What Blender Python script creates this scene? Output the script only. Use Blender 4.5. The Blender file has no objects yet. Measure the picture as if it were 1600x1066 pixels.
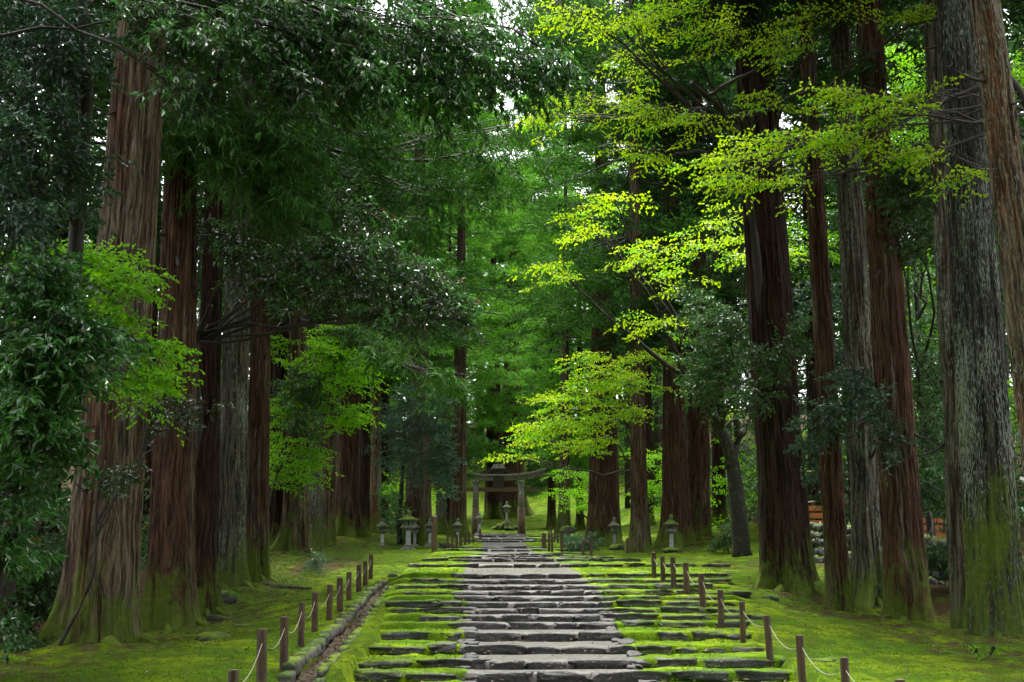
import bpy, math, random
import numpy as np
from mathutils import Vector

# ------------------------------------------------------------------ camera, sky, sun, exposure
F = 1940.0                      # focal length in pixels of the 1600 px wide photograph
HORIZON = 870.0
PITCH = math.atan((HORIZON - 533.0) / F)
CAMZ = 1.9
sc = bpy.context.scene
cam_d = bpy.data.cameras.new('camera')
cam = bpy.data.objects.new('camera', cam_d)
sc.collection.objects.link(cam)
cam.location = (0, 0, CAMZ)
cam.rotation_euler = (math.pi / 2 + PITCH, 0, 0)
cam_d.sensor_width = 36.0
cam_d.lens = 36.0 * F / 1600.0
cam_d.clip_start = 0.1
cam_d.clip_end = 3000
sc.camera = cam

SUN_EL, SUN_AZ = math.radians(72), math.radians(-18)     # azimuth from +Y, clockwise
world = bpy.data.worlds.new('World')
sc.world = world
world.use_nodes = True
wn, wl = world.node_tree.nodes, world.node_tree.links
wn.clear()
w_out = wn.new('ShaderNodeOutputWorld')
w_bg = wn.new('ShaderNodeBackground')
w_sky = wn.new('ShaderNodeTexSky')
w_sky.sky_type = 'NISHITA'
w_sky.sun_disc = False
w_sky.sun_elevation = SUN_EL
w_sky.sun_rotation = SUN_AZ
w_sky.dust_density = 4.0
w_sky.air_density = 1.0
w_hs = wn.new('ShaderNodeHueSaturation')
w_hs.inputs['Saturation'].default_value = 0.18
w_bg.inputs['Strength'].default_value = 0.15
wl.new(w_sky.outputs[0], w_hs.inputs['Color'])
wl.new(w_hs.outputs[0], w_bg.inputs[0])
wl.new(w_bg.outputs[0], w_out.inputs[0])

sun_d = bpy.data.lights.new('sun', 'SUN')
sun_d.energy = 1.5
sun_d.angle = math.radians(22)
sun_d.color = (1.0, 0.97, 0.9)
sun = bpy.data.objects.new('sun', sun_d)
sc.collection.objects.link(sun)
sd = Vector((math.sin(SUN_AZ) * math.cos(SUN_EL), math.cos(SUN_AZ) * math.cos(SUN_EL), math.sin(SUN_EL)))
sun.rotation_euler = sd.to_track_quat('Z', 'Y').to_euler()

sc.view_settings.view_transform = 'Standard'
sc.view_settings.look = 'None'
sc.view_settings.gamma = 1.0
sc.view_settings.use_curve_mapping = False
sc.view_settings.exposure = 2.65
sc.cycles.use_denoising = True
sc.cycles.max_bounces = 6
sc.cycles.diffuse_bounces = 3
sc.cycles.glossy_bounces = 2
sc.cycles.transmission_bounces = 4
sc.cycles.use_adaptive_sampling = True
sc.cycles.adaptive_threshold = 0.02

# ------------------------------------------------------------------ helpers
C = sc.collection
RNG = np.random.default_rng(7)
CT, ST = math.cos(PITCH), math.sin(PITCH)


def P(px, py, d):
    """World point at forward distance d that the photograph shows at (px, py)."""
    x = (px - 800.0) / F
    y = -(py - 533.0) / F
    v = np.array([x, CT - y * ST, ST + y * CT])
    v *= d / v[1]
    return np.array([v[0], v[1], v[2] + CAMZ])


def hsh(ix, iy, iz, seed):
    n = (ix * 374761393 + iy * 668265263 + iz * 1274126177 + seed * 974711) & 0xFFFFFFFF
    n = ((n ^ (n >> 13)) * 1274126177) & 0xFFFFFFFF
    n = (n ^ (n >> 16)) & 0xFFFFFFFF
    return n / 4294967295.0


def vnoise(p, seed=0):
    p = np.asarray(p, float)
    i = np.floor(p).astype(np.int64)
    f = p - i
    f = f * f * (3 - 2 * f)
    r = 0
    for dx in (0, 1):
        for dy in (0, 1):
            for dz in (0, 1):
                w = (f[..., 0] if dx else 1 - f[..., 0]) * (f[..., 1] if dy else 1 - f[..., 1]) * (f[..., 2] if dz else 1 - f[..., 2])
                r = r + w * hsh(i[..., 0] + dx, i[..., 1] + dy, i[..., 2] + dz, seed)
    return r * 2 - 1


def fbm(p, seed=0, o=3):
    s, a, q = 0, 1.0, np.asarray(p, float)
    for k in range(o):
        s = s + a * vnoise(q, seed + k)
        q = q * 2.03
        a *= 0.5
    return s


def nrm(v):
    return v / np.maximum(np.linalg.norm(v, axis=-1, keepdims=True), 1e-9)


def build_mesh(name, V, faces, mat=None, smooth=True, uv=None, attrs=None, mat_idx=None):
    """faces: list of int arrays (m,3) or (m,4)."""
    me = bpy.data.meshes.new(name)
    V = np.asarray(V, np.float32)
    faces = [np.asarray(f, np.int32) for f in faces if len(f)]
    loops = np.concatenate([f.ravel() for f in faces])
    sizes = np.concatenate([np.full(len(f), f.shape[1], np.int32) for f in faces])
    starts = np.concatenate([[0], np.cumsum(sizes)[:-1]]).astype(np.int32)
    me.vertices.add(len(V))
    me.vertices.foreach_set('co', V.ravel())
    me.loops.add(len(loops))
    me.loops.foreach_set('vertex_index', loops)
    me.polygons.add(len(sizes))
    me.polygons.foreach_set('loop_start', starts)
    me.polygons.foreach_set('loop_total', sizes)
    me.polygons.foreach_set('use_smooth', np.full(len(sizes), smooth, bool))
    if mat_idx is not None:
        me.polygons.foreach_set('material_index', np.asarray(mat_idx, np.int32))
    if uv is not None:
        l = me.uv_layers.new(name='UVMap')
        l.data.foreach_set('uv', np.asarray(uv, np.float32)[loops].ravel())
    for k, a in (attrs or {}).items():
        at = me.attributes.new(k, 'FLOAT', 'POINT')
        at.data.foreach_set('value', np.asarray(a, np.float32))
    me.update()
    me.validate()
    for m in (mat if isinstance(mat, (list, tuple)) else [mat] if mat else []):
        me.materials.append(m)
    return me


class MB:
    def __init__(self):
        self.v, self.f3, self.f4, self.n = [], [], [], 0

    def add(self, V, f3=None, f4=None):
        V = np.asarray(V, float)
        if f3 is not None and len(f3):
            self.f3.append(np.asarray(f3) + self.n)
        if f4 is not None and len(f4):
            self.f4.append(np.asarray(f4) + self.n)
        self.v.append(V)
        self.n += len(V)

    def box(self, c, s, rz=0.0, taper=1.0):
        x, y, z = np.array(s) / 2.0
        V = np.array([[-x, -y, -z], [x, -y, -z], [x, y, -z], [-x, y, -z], [-x * taper, -y * taper, z], [x * taper, -y * taper, z], [x * taper, y * taper, z], [-x * taper, y * taper, z]])
        if rz:
            cz, sz = math.cos(rz), math.sin(rz)
            V = V @ np.array([[cz, sz, 0], [-sz, cz, 0], [0, 0, 1]])
        self.add(V + np.array(c), f4=[[0, 3, 2, 1], [4, 5, 6, 7], [0, 1, 5, 4], [1, 2, 6, 5], [2, 3, 7, 6], [3, 0, 4, 7]])

    def tube(self, pts, radii, sides=6, cap=True):
        pts = np.asarray(pts, float)
        n = len(pts)
        radii = np.broadcast_to(np.asarray(radii, float), (n,))
        t = nrm(np.gradient(pts, axis=0))
        ref = np.where(np.abs(t[:, 2:3]) > 0.9, np.array([[1.0, 0, 0]]), np.array([[0, 0, 1.0]]))
        a = nrm(np.cross(t, ref))
        b = np.cross(t, a)
        th = np.arange(sides) * 2 * math.pi / sides
        ring = a[:, None] * np.cos(th)[None, :, None] + b[:, None] * np.sin(th)[None, :, None]
        V = (pts[:, None] + ring * radii[:, None, None]).reshape(-1, 3)
        i, j = np.meshgrid(np.arange(n - 1), np.arange(sides), indexing='ij')
        k = (j + 1) % sides
        q = np.stack([i * sides + j, i * sides + k, (i + 1) * sides + k, (i + 1) * sides + j], -1).reshape(-1, 4)
        f3 = []
        if cap:
            V = np.vstack([V, pts[:1], pts[-1:]])
            s0 = n * sides
            for jj in range(sides):
                kk = (jj + 1) % sides
                f3 += [[s0, kk, jj], [s0 + 1, (n - 1) * sides + jj, (n - 1) * sides + kk]]
        self.add(V, f3=f3, f4=q)

    def lathe(self, prof, sides=16, c=(0, 0, 0), rot=0.0):
        prof = np.asarray(prof, float)
        th = np.arange(sides) * 2 * math.pi / sides + rot
        V = np.stack([prof[:, 0:1] * np.cos(th), prof[:, 0:1] * np.sin(th), np.repeat(prof[:, 1:2], sides, 1)], -1).reshape(-1, 3) + np.array(c)
        n = len(prof)
        i, j = np.meshgrid(np.arange(n - 1), np.arange(sides), indexing='ij')
        k = (j + 1) % sides
        q = np.stack([i * sides + j, i * sides + k, (i + 1) * sides + k, (i + 1) * sides + j], -1).reshape(-1, 4)
        V = np.vstack([V, np.array(c) + [[0, 0, prof[0, 1]]], np.array(c) + [[0, 0, prof[-1, 1]]]])
        s0 = n * sides
        f3 = []
        for jj in range(sides):
            kk = (jj + 1) % sides
            f3 += [[s0, kk, jj], [s0 + 1, (n - 1) * sides + jj, (n - 1) * sides + kk]]
        self.add(V, f3=f3, f4=q)

    def mesh(self, name, mat, smooth=False, **kw):
        fs = []
        if self.f3:
            fs.append(np.concatenate(self.f3))
        if self.f4:
            fs.append(np.concatenate(self.f4))
        return build_mesh(name, np.concatenate(self.v), fs, mat, smooth, **kw)

    def obj(self, name, mat, parent=None, smooth=False, loc=None, **kw):
        return link(name, self.mesh(name, mat, smooth, **kw), parent, loc)


def link(name, me, parent=None, loc=None):
    o = bpy.data.objects.new(name, me)
    C.objects.link(o)
    if parent is not None:
        o.parent = parent
    if loc is not None:
        o.location = [float(q) for q in loc]
    return o


def tag(o, label=None, cat=None, group=None, kind=None):
    if label:
        o['label'] = label
    if cat:
        o['category'] = cat
    if group:
        o['group'] = group
    if kind:
        o['kind'] = kind
    return o


def thing(name, label, cat, loc=(0, 0, 0), rz=0.0, group=None):
    o = bpy.data.objects.new(name, None)
    C.objects.link(o)
    o.empty_display_size = 0.3
    o.location = [float(q) for q in loc]
    o.rotation_euler = (0, 0, rz)
    return tag(o, label, cat, group)


# ------------------------------------------------------------------ materials
class NT:
    def __init__(self, name):
        self.m = bpy.data.materials.new(name)
        self.m.use_nodes = True
        self.t = self.m.node_tree
        self.t.nodes.clear()
        self.out = self.n('OutputMaterial')

    def n(self, typ, **kw):
        nd = self.t.nodes.new('ShaderNode' + typ)
        for k, v in kw.items():
            setattr(nd, k, v)
        return nd

    def l(self, a, b):
        self.t.links.new(a, b)

    def val(self, sock, v):
        if hasattr(v, 'links') or isinstance(v, bpy.types.NodeSocket):
            self.l(v, sock)
        else:
            sock.default_value = v

    def math(self, op, a, b=0.0, clamp=False):
        nd = self.n('Math', operation=op, use_clamp=clamp)
        self.val(nd.inputs[0], a)
        self.val(nd.inputs[1], b)
        return nd.outputs[0]

    def mix(self, fac, a, b):
        nd = self.n('Mix', data_type='RGBA')
        self.val(nd.inputs[0], fac)
        for s, v in ((nd.inputs[6], a), (nd.inputs[7], b)):
            self.val(s, (*v, 1.0) if isinstance(v, tuple) and len(v) == 3 else v)
        return nd.outputs[2]

    def noise(self, vec, scale, detail=4.0, rough=0.55, out=0):
        nd = self.n('TexNoise')
        if vec is not None:
            self.l(vec, nd.inputs['Vector'])
        nd.inputs['Scale'].default_value = scale
        nd.inputs['Detail'].default_value = detail
        nd.inputs['Roughness'].default_value = rough
        return nd.outputs[out]

    def mapping(self, vec, scale, loc=(0, 0, 0)):
        nd = self.n('Mapping')
        self.l(vec, nd.inputs[0])
        nd.inputs['Scale'].default_value = scale
        nd.inputs['Location'].default_value = loc
        return nd.outputs[0]

    def step(self, v, lo, hi, a=0.0, b=1.0):
        nd = self.n('MapRange', interpolation_type='SMOOTHSTEP')
        self.val(nd.inputs[0], v)
        self.val(nd.inputs[1], lo)
        self.val(nd.inputs[2], hi)
        nd.inputs[3].default_value = a
        nd.inputs[4].default_value = b
        return nd.outputs[0]

    def attr(self, name):
        return self.n('Attribute', attribute_name=name).outputs['Fac']

    def bump(self, h, strength, dist, normal=None):
        nd = self.n('Bump')
        self.l(h, nd.inputs['Height'])
        nd.inputs['Strength'].default_value = strength
        nd.inputs['Distance'].default_value = dist
        if normal is not None:
            self.l(normal, nd.inputs['Normal'])
        return nd.outputs[0]

    def princ(self, color, rough=0.7, normal=None, spec=0.5):
        p = self.n('BsdfPrincipled')
        self.val(p.inputs['Base Color'], (*color, 1.0) if isinstance(color, tuple) else color)
        self.val(p.inputs['Roughness'], rough)
        self.val(p.inputs['Specular IOR Level'], spec)
        if normal is not None:
            self.l(normal, p.inputs['Normal'])
        return p.outputs[0]

    def done(self, sh):
        self.l(sh, self.out.inputs[0])
        return self.m


def m_bark(name, red, grey, greyamt, moss_h=1.6, lichen=0.0, light=1.0, obj_seed=True):
    t = NT(name)
    uv = t.n('UVMap').outputs[0]
    ri = t.n('ObjectInfo').outputs['Random']
    off = t.n('CombineXYZ')
    t.l(t.math('MULTIPLY', ri, 37.0), off.inputs[0])
    t.l(t.math('MULTIPLY', ri, 91.0), off.inputs[1])
    va = t.n('VectorMath', operation='ADD')
    t.l(uv, va.inputs[0])
    t.l(off.outputs[0], va.inputs[1])
    uv0 = va.outputs[0]
    wv = t.noise(t.mapping(uv0, (2.2, 0.7, 1)), 1.0, 3.0, 0.55, 1)
    vs = t.n('VectorMath', operation='SUBTRACT')
    t.l(wv, vs.inputs[0])
    vs.inputs[1].default_value = (0.5, 0.5, 0.5)
    vm = t.n('VectorMath', operation='MULTIPLY')
    t.l(vs.outputs[0], vm.inputs[0])
    vm.inputs[1].default_value = (0.30, 0.5, 0)
    vb = t.n('VectorMath', operation='ADD')
    t.l(uv0, vb.inputs[0])
    t.l(vm.outputs[0], vb.inputs[1])
    uv = vb.outputs[0]
    strip = t.noise(t.mapping(uv, (17, 0.8, 1)), 1.0, 6.0, 0.68)
    strip2 = t.noise(t.mapping(uv, (7, 0.35, 1), (3, 5, 0)), 1.0, 4.0, 0.6)
    patch = t.noise(t.mapping(uv, (1.6, 0.25, 1), (9, 2, 0)), 1.0, 3.0, 0.5)
    fine = t.noise(t.mapping(uv, (52, 2.6, 1)), 1.0, 5.0, 0.7)
    ridge = t.attr('ridge')
    g = t.math('ADD', t.math('MULTIPLY', t.math('SUBTRACT', patch, 0.5), 2.2), greyamt)
    g = t.math('ADD', g, t.math('MULTIPLY', ridge, 0.35))
    g = t.math('ADD', g, t.math('MULTIPLY', t.math('SUBTRACT', strip2, 0.5), 2.0))
    gm = t.step(g, 0.25, 0.75)
    fib = t.math('ADD', t.math('MULTIPLY', strip, 0.62), t.math('MULTIPLY', fine, 0.38))
    redc = t.mix(t.step(fib, 0.43, 0.56), tuple(c * 0.20 for c in red), red)
    redc = t.mix(t.math('MULTIPLY', t.step(fib, 0.54, 0.61), 0.7), redc, (red[0] * 1.7, red[1] * 1.75, red[2] * 1.7))
    greyc = t.mix(t.step(fib, 0.43, 0.56), tuple(c * 0.18 for c in grey), grey)
    greyc = t.mix(t.math('MULTIPLY', t.step(fib, 0.54, 0.61), 0.7), greyc, tuple(c * 1.8 for c in grey))
    col = t.mix(gm, redc, greyc)
    # pale threads of torn bark
    thread = t.step(t.noise(t.mapping(uv, (34, 1.3, 1), (1, 7, 0)), 1.0, 2.0, 0.5), 0.66, 0.74)
    col = t.mix(t.math('MULTIPLY', thread, 0.55), col, tuple(min(1, c * 2.1) for c in grey))
    if lichen > 0:
        ln = t.noise(t.mapping(uv, (58, 6.0, 1), (5, 1, 0)), 1.0, 4.0, 0.65)
        big = t.noise(t.mapping(uv, (2.2, 0.35, 1), (2, 8, 0)), 1.0, 3.0, 0.6)
        lm = t.step(t.math('ADD', ln, t.math('MULTIPLY', big, 0.55)), 0.88 - 0.05 * lichen, 0.92 - 0.05 * lichen)
        col = t.mix(t.math('MULTIPLY', lm, 0.85), col, (0.25, 0.30, 0.23))
    h = t.attr('hgt')
    mn = t.noise(t.mapping(uv, (1.3, 0.55, 1), (4, 4, 0)), 1.0, 6.0, 0.7)
    mn2 = t.noise(t.mapping(uv, (16, 2.2, 1), (6, 1, 0)), 1.0, 5.0, 0.7)
    mm = t.math('SUBTRACT', t.math('MULTIPLY', t.math('SUBTRACT', mn, 0.5), 4.2), t.math('MULTIPLY', h, 1.1 / moss_h))
    mm = t.math('ADD', mm, t.math('MULTIPLY', t.math('SUBTRACT', mn2, 0.5), 2.6))
    mm = t.math('ADD', mm, t.math('MULTIPLY', ridge, 0.3))
    mossm = t.step(mm, -1.05, 0.0)
    mossc = t.mix(t.noise(uv, 9.0, 4.0), (0.030, 0.055, 0.006), (0.13, 0.19, 0.018))
    col = t.mix(t.math('MULTIPLY', mossm, 0.92), col, mossc)
    if light != 1.0:
        hs = t.n('HueSaturation')
        hs.inputs['Value'].default_value = light
        t.l(col, hs.inputs['Color'])
        col = hs.outputs[0]
    hh = t.math('ADD', t.math('MULTIPLY', strip, 1.0), t.math('MULTIPLY', fine, 0.35))
    nb = t.bump(hh, 1.0, 0.05)
    return t.done(t.princ(col, 0.9, nb, 0.14))


def m_leaf(name, dark, light, rough=0.4, spec=0.5, transl=0.3, tcol=None, extra=None, extra_amt=0.0):
    t = NT(name)
    r = t.n('NewGeometry').outputs['Random Per Island']
    pos = t.n('NewGeometry').outputs['Position']
    big = t.noise(pos, 0.8, 2.0)
    f = t.math('ADD', t.math('MULTIPLY', r, 0.7), t.math('MULTIPLY', t.math('SUBTRACT', big, 0.35), 0.9), clamp=True)
    col = t.mix(f, dark, light)
    if extra is not None:
        col = t.mix(t.step(r, 1.0 - extra_amt, 1.0 - extra_amt + 0.01), col, extra)
    p = t.princ(col, rough, None, spec)
    tr = t.n('BsdfTranslucent')
    hs = t.n('HueSaturation')
    hs.inputs['Value'].default_value = 1.6
    hs.inputs['Saturation'].default_value = 1.1
    t.l(col, hs.inputs['Color'])
    if tcol is None:
        t.l(hs.outputs[0], tr.inputs[0])
    else:
        tr.inputs[0].default_value = (*tcol, 1)
    ms = t.n('MixShader')
    ms.inputs[0].default_value = transl
    t.l(p, ms.inputs[1])
    t.l(tr.outputs[0], ms.inputs[2])
    m = t.done(ms.outputs[0])
    return m


def moss_color(t, pos, k=1.0):
    n1 = t.noise(pos, 0.55, 3.0, 0.55)
    n2 = t.noise(pos, 7.0, 5.0, 0.65)
    n3 = t.noise(pos, 55.0, 3.0, 0.6)
    n0 = t.noise(pos, 1.7, 4.0, 0.6)
    a = t.mix(t.step(n1, 0.38, 0.62), (0.060 * k, 0.140 * k, 0.003 * k), (0.165 * k, 0.24 * k, 0.003 * k))
    a = t.mix(t.math('MULTIPLY', t.step(n0, 0.56, 0.42), 0.75), a, (0.035 * k, 0.070 * k, 0.004 * k))
    b = t.mix(t.step(n2, 0.30, 0.62), (0.040 * k, 0.075 * k, 0.008 * k), a)
    c = t.mix(t.math('MULTIPLY', t.step(n3, 0.52, 0.7), 0.45), b, (0.22 * k, 0.32 * k, 0.006 * k))
    c = t.mix(t.math('MULTIPLY', t.step(n3, 0.48, 0.34), 0.5), c, (0.035 * k, 0.06 * k, 0.008 * k))
    return c, n1, n2, n3


def m_ground():
    t = NT('ground_moss_and_litter')
    pos = t.n('NewGeometry').outputs['Position']
    c, n1, n2, n3 = moss_color(t, pos, 0.85)
    soil = t.mix(t.noise(pos, 14.0, 5.0, 0.7), (0.014, 0.009, 0.005), (0.085, 0.052, 0.028))
    lit = t.step(t.attr('litter'), 0.35, 0.65)
    e = t.noise(pos, 2.3, 5.0, 0.68)
    m = t.math('ADD', t.math('MULTIPLY', t.attr('litter'), 1.0), t.math('MULTIPLY', t.math('SUBTRACT', e, 0.5), 1.6))  # attribute holds leaf litter and the painted shade beside the trunks
    m = t.step(m, 0.30, 0.62)
    col = t.mix(m, c, soil)
    bright = t.step(t.noise(pos, 38.0, 1.0), 0.74, 0.78)
    col = t.mix(t.math('MULTIPLY', bright, 0.5), col, (0.22, 0.17, 0.10))
    hh = t.math('ADD', t.math('MULTIPLY', n2, 1.0), t.math('MULTIPLY', n3, 0.35))
    nb = t.bump(hh, 0.9, 0.06)
    return t.done(t.princ(col, 0.95, nb, 0.06))


def m_tread():
    t = NT('tread_moss_and_gravel')
    pos = t.n('NewGeometry').outputs['Position']
    c, n1, n2, n3 = moss_color(t, pos, 1.3)
    gm = t.attr('gravel')
    e = t.noise(pos, 5.5, 5.0, 0.7)
    m = t.step(t.math('ADD', gm, t.math('MULTIPLY', t.math('SUBTRACT', e, 0.5), 0.9)), 0.42, 0.58)
    vor = t.n('TexVoronoi')
    t.l(pos, vor.inputs['Vector'])
    vor.inputs['Scale'].default_value = 55.0
    gn = t.noise(pos, 30.0, 5.0, 0.7)
    g = t.mix(gn, (0.055, 0.051, 0.046), (0.185, 0.172, 0.155))
    g2 = t.mix(t.step(t.noise(pos, 1.7, 4.0), 0.4, 0.6), g, t.mix(gn, (0.045, 0.045, 0.035), (0.15, 0.145, 0.11)))
    sp = t.step(vor.outputs['Distance'], 0.12, 0.05)
    g2 = t.mix(t.math('MULTIPLY', sp, 0.5), g2, (0.33, 0.31, 0.29))
    col = t.mix(m, c, g2)
    hm = t.math('ADD', t.math('MULTIPLY', n2, 1.0), t.math('MULTIPLY', n3, 0.3))
    hh = t.mix(m, hm, t.math('MULTIPLY', gn, 0.5))
    nb = t.bump(hh, 0.8, 0.05)
    rough = t.mix(m, (0.92, 0.92, 0.92), t.mix(t.noise(pos, 3.0, 3.0), (0.20, 0.20, 0.20), (0.45, 0.45, 0.45)))
    sp_ = t.mix(m, (0.06, 0.06, 0.06), (0.5, 0.5, 0.5))
    return t.done(t.princ(col, rough, nb, sp_))


def m_stone(name, dark, light, moss=0.0, wet=0.35, center=None, moss_c=1.0, scale=1.0):
    """moss: how far moss covers upward faces; center: True lets moss thin out over the trodden middle of the path."""
    t = NT(name)
    geo = t.n('NewGeometry')
    pos = geo.outputs['Position']
    sep = t.n('SeparateXYZ')
    t.l(geo.outputs['Normal'], sep.inputs[0])
    n1 = t.noise(pos, 6.0 * scale, 6.0, 0.65)
    n2 = t.noise(pos, 40.0 * scale, 4.0, 0.6)
    ri = t.n('ObjectInfo').outputs['Random']
    col = t.mix(t.step(n1, 0.32, 0.68), dark, light)
    col = t.mix(t.math('MULTIPLY', t.step(n2, 0.5, 0.68), 0.4), col, tuple(min(1, c * 1.7) for c in light))
    hs = t.n('HueSaturation')
    t.l(t.math('ADD', 0.7, t.math('MULTIPLY', ri, 0.6)), hs.inputs['Value'])
    t.l(col, hs.inputs['Color'])
    col = hs.outputs[0]
    mc, a1, a2, a3 = moss_color(t, pos, moss_c)
    up = sep.outputs[2]
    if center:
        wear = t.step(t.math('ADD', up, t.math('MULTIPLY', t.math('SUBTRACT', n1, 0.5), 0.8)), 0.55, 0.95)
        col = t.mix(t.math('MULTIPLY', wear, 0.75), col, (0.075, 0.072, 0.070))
    q = t.math('ADD', t.math('MULTIPLY', up, 1.05), t.math('MULTIPLY', t.math('SUBTRACT', t.noise(pos, 4.0 * scale, 5.0, 0.7), 0.5), 2.0))
    amt = moss
    if center:
        sp = t.n('SeparateXYZ')
        t.l(pos, sp.inputs[0])
        xc = t.math('ADD', sp.outputs[0], t.math('ADD', t.math('MULTIPLY', sp.outputs[1], 0.021), -0.98))
        ax = t.math('ABSOLUTE', xc)
        amt = t.math('SUBTRACT', t.step(ax, 1.1, 2.1, -0.6, moss), 0.0)
    q = t.math('ADD', q, amt)
    m = t.step(q, 0.75, 1.15)
    col = t.mix(m, col, mc)
    nb = t.bump(t.math('ADD', n1, t.math('MULTIPLY', n2, 0.35)), 1.0, 0.06)
    rough = t.mix(m, (wet, wet, wet), (0.95, 0.95, 0.95))
    return t.done(t.princ(col, rough, nb, 0.5))


def m_wood(name, a, b, rough=0.6, vertical=True, moss=0.0):
    t = NT(name)
    co = t.n('TexCoord').outputs['Object']
    v = t.mapping(co, (40, 40, 2.5) if vertical else (2.5, 40, 40))
    n = t.noise(v, 1.0, 5.0, 0.6)
    col = t.mix(t.step(n, 0.3, 0.7), a, b)
    big = t.noise(t.n('NewGeometry').outputs['Position'], 3.0, 4.0)
    col = t.mix(t.math('MULTIPLY', t.step(big, 0.5, 0.7), 0.5), col, tuple(c * 0.5 for c in a))
    if moss:
        col = t.mix(t.math('MULTIPLY', t.step(t.noise(t.n('NewGeometry').outputs['Position'], 5.0, 5.0, 0.7), 0.62 - moss * 0.2, 0.7), 0.8), col, (0.07, 0.10, 0.015))
    return t.done(t.princ(col, rough, t.bump(n, 0.5, 0.01), 0.4))


def m_plain(name, col, rough=0.6, nscale=20.0, var=0.3):
    t = NT(name)
    pos = t.n('NewGeometry').outputs['Position']
    c = t.mix(t.noise(pos, nscale, 4.0), tuple(x * (1 - var) for x in col), tuple(min(1, x * (1 + var)) for x in col))
    return t.done(t.princ(c, rough, None, 0.4))


def m_soil():
    t = NT('gutter_soil')
    pos = t.n('NewGeometry').outputs['Position']
    n = t.noise(pos, 16.0, 6.0, 0.7)
    c = t.mix(t.step(n, 0.35, 0.65), (0.016, 0.010, 0.006), (0.085, 0.046, 0.022))
    c = t.mix(t.step(t.noise(pos, 2.0, 4.0, 0.6), 0.52, 0.64), c, (0.06, 0.09, 0.008))
    return t.done(t.princ(c, 0.6, t.bump(n, 1.0, 0.05), 0.3))


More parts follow.
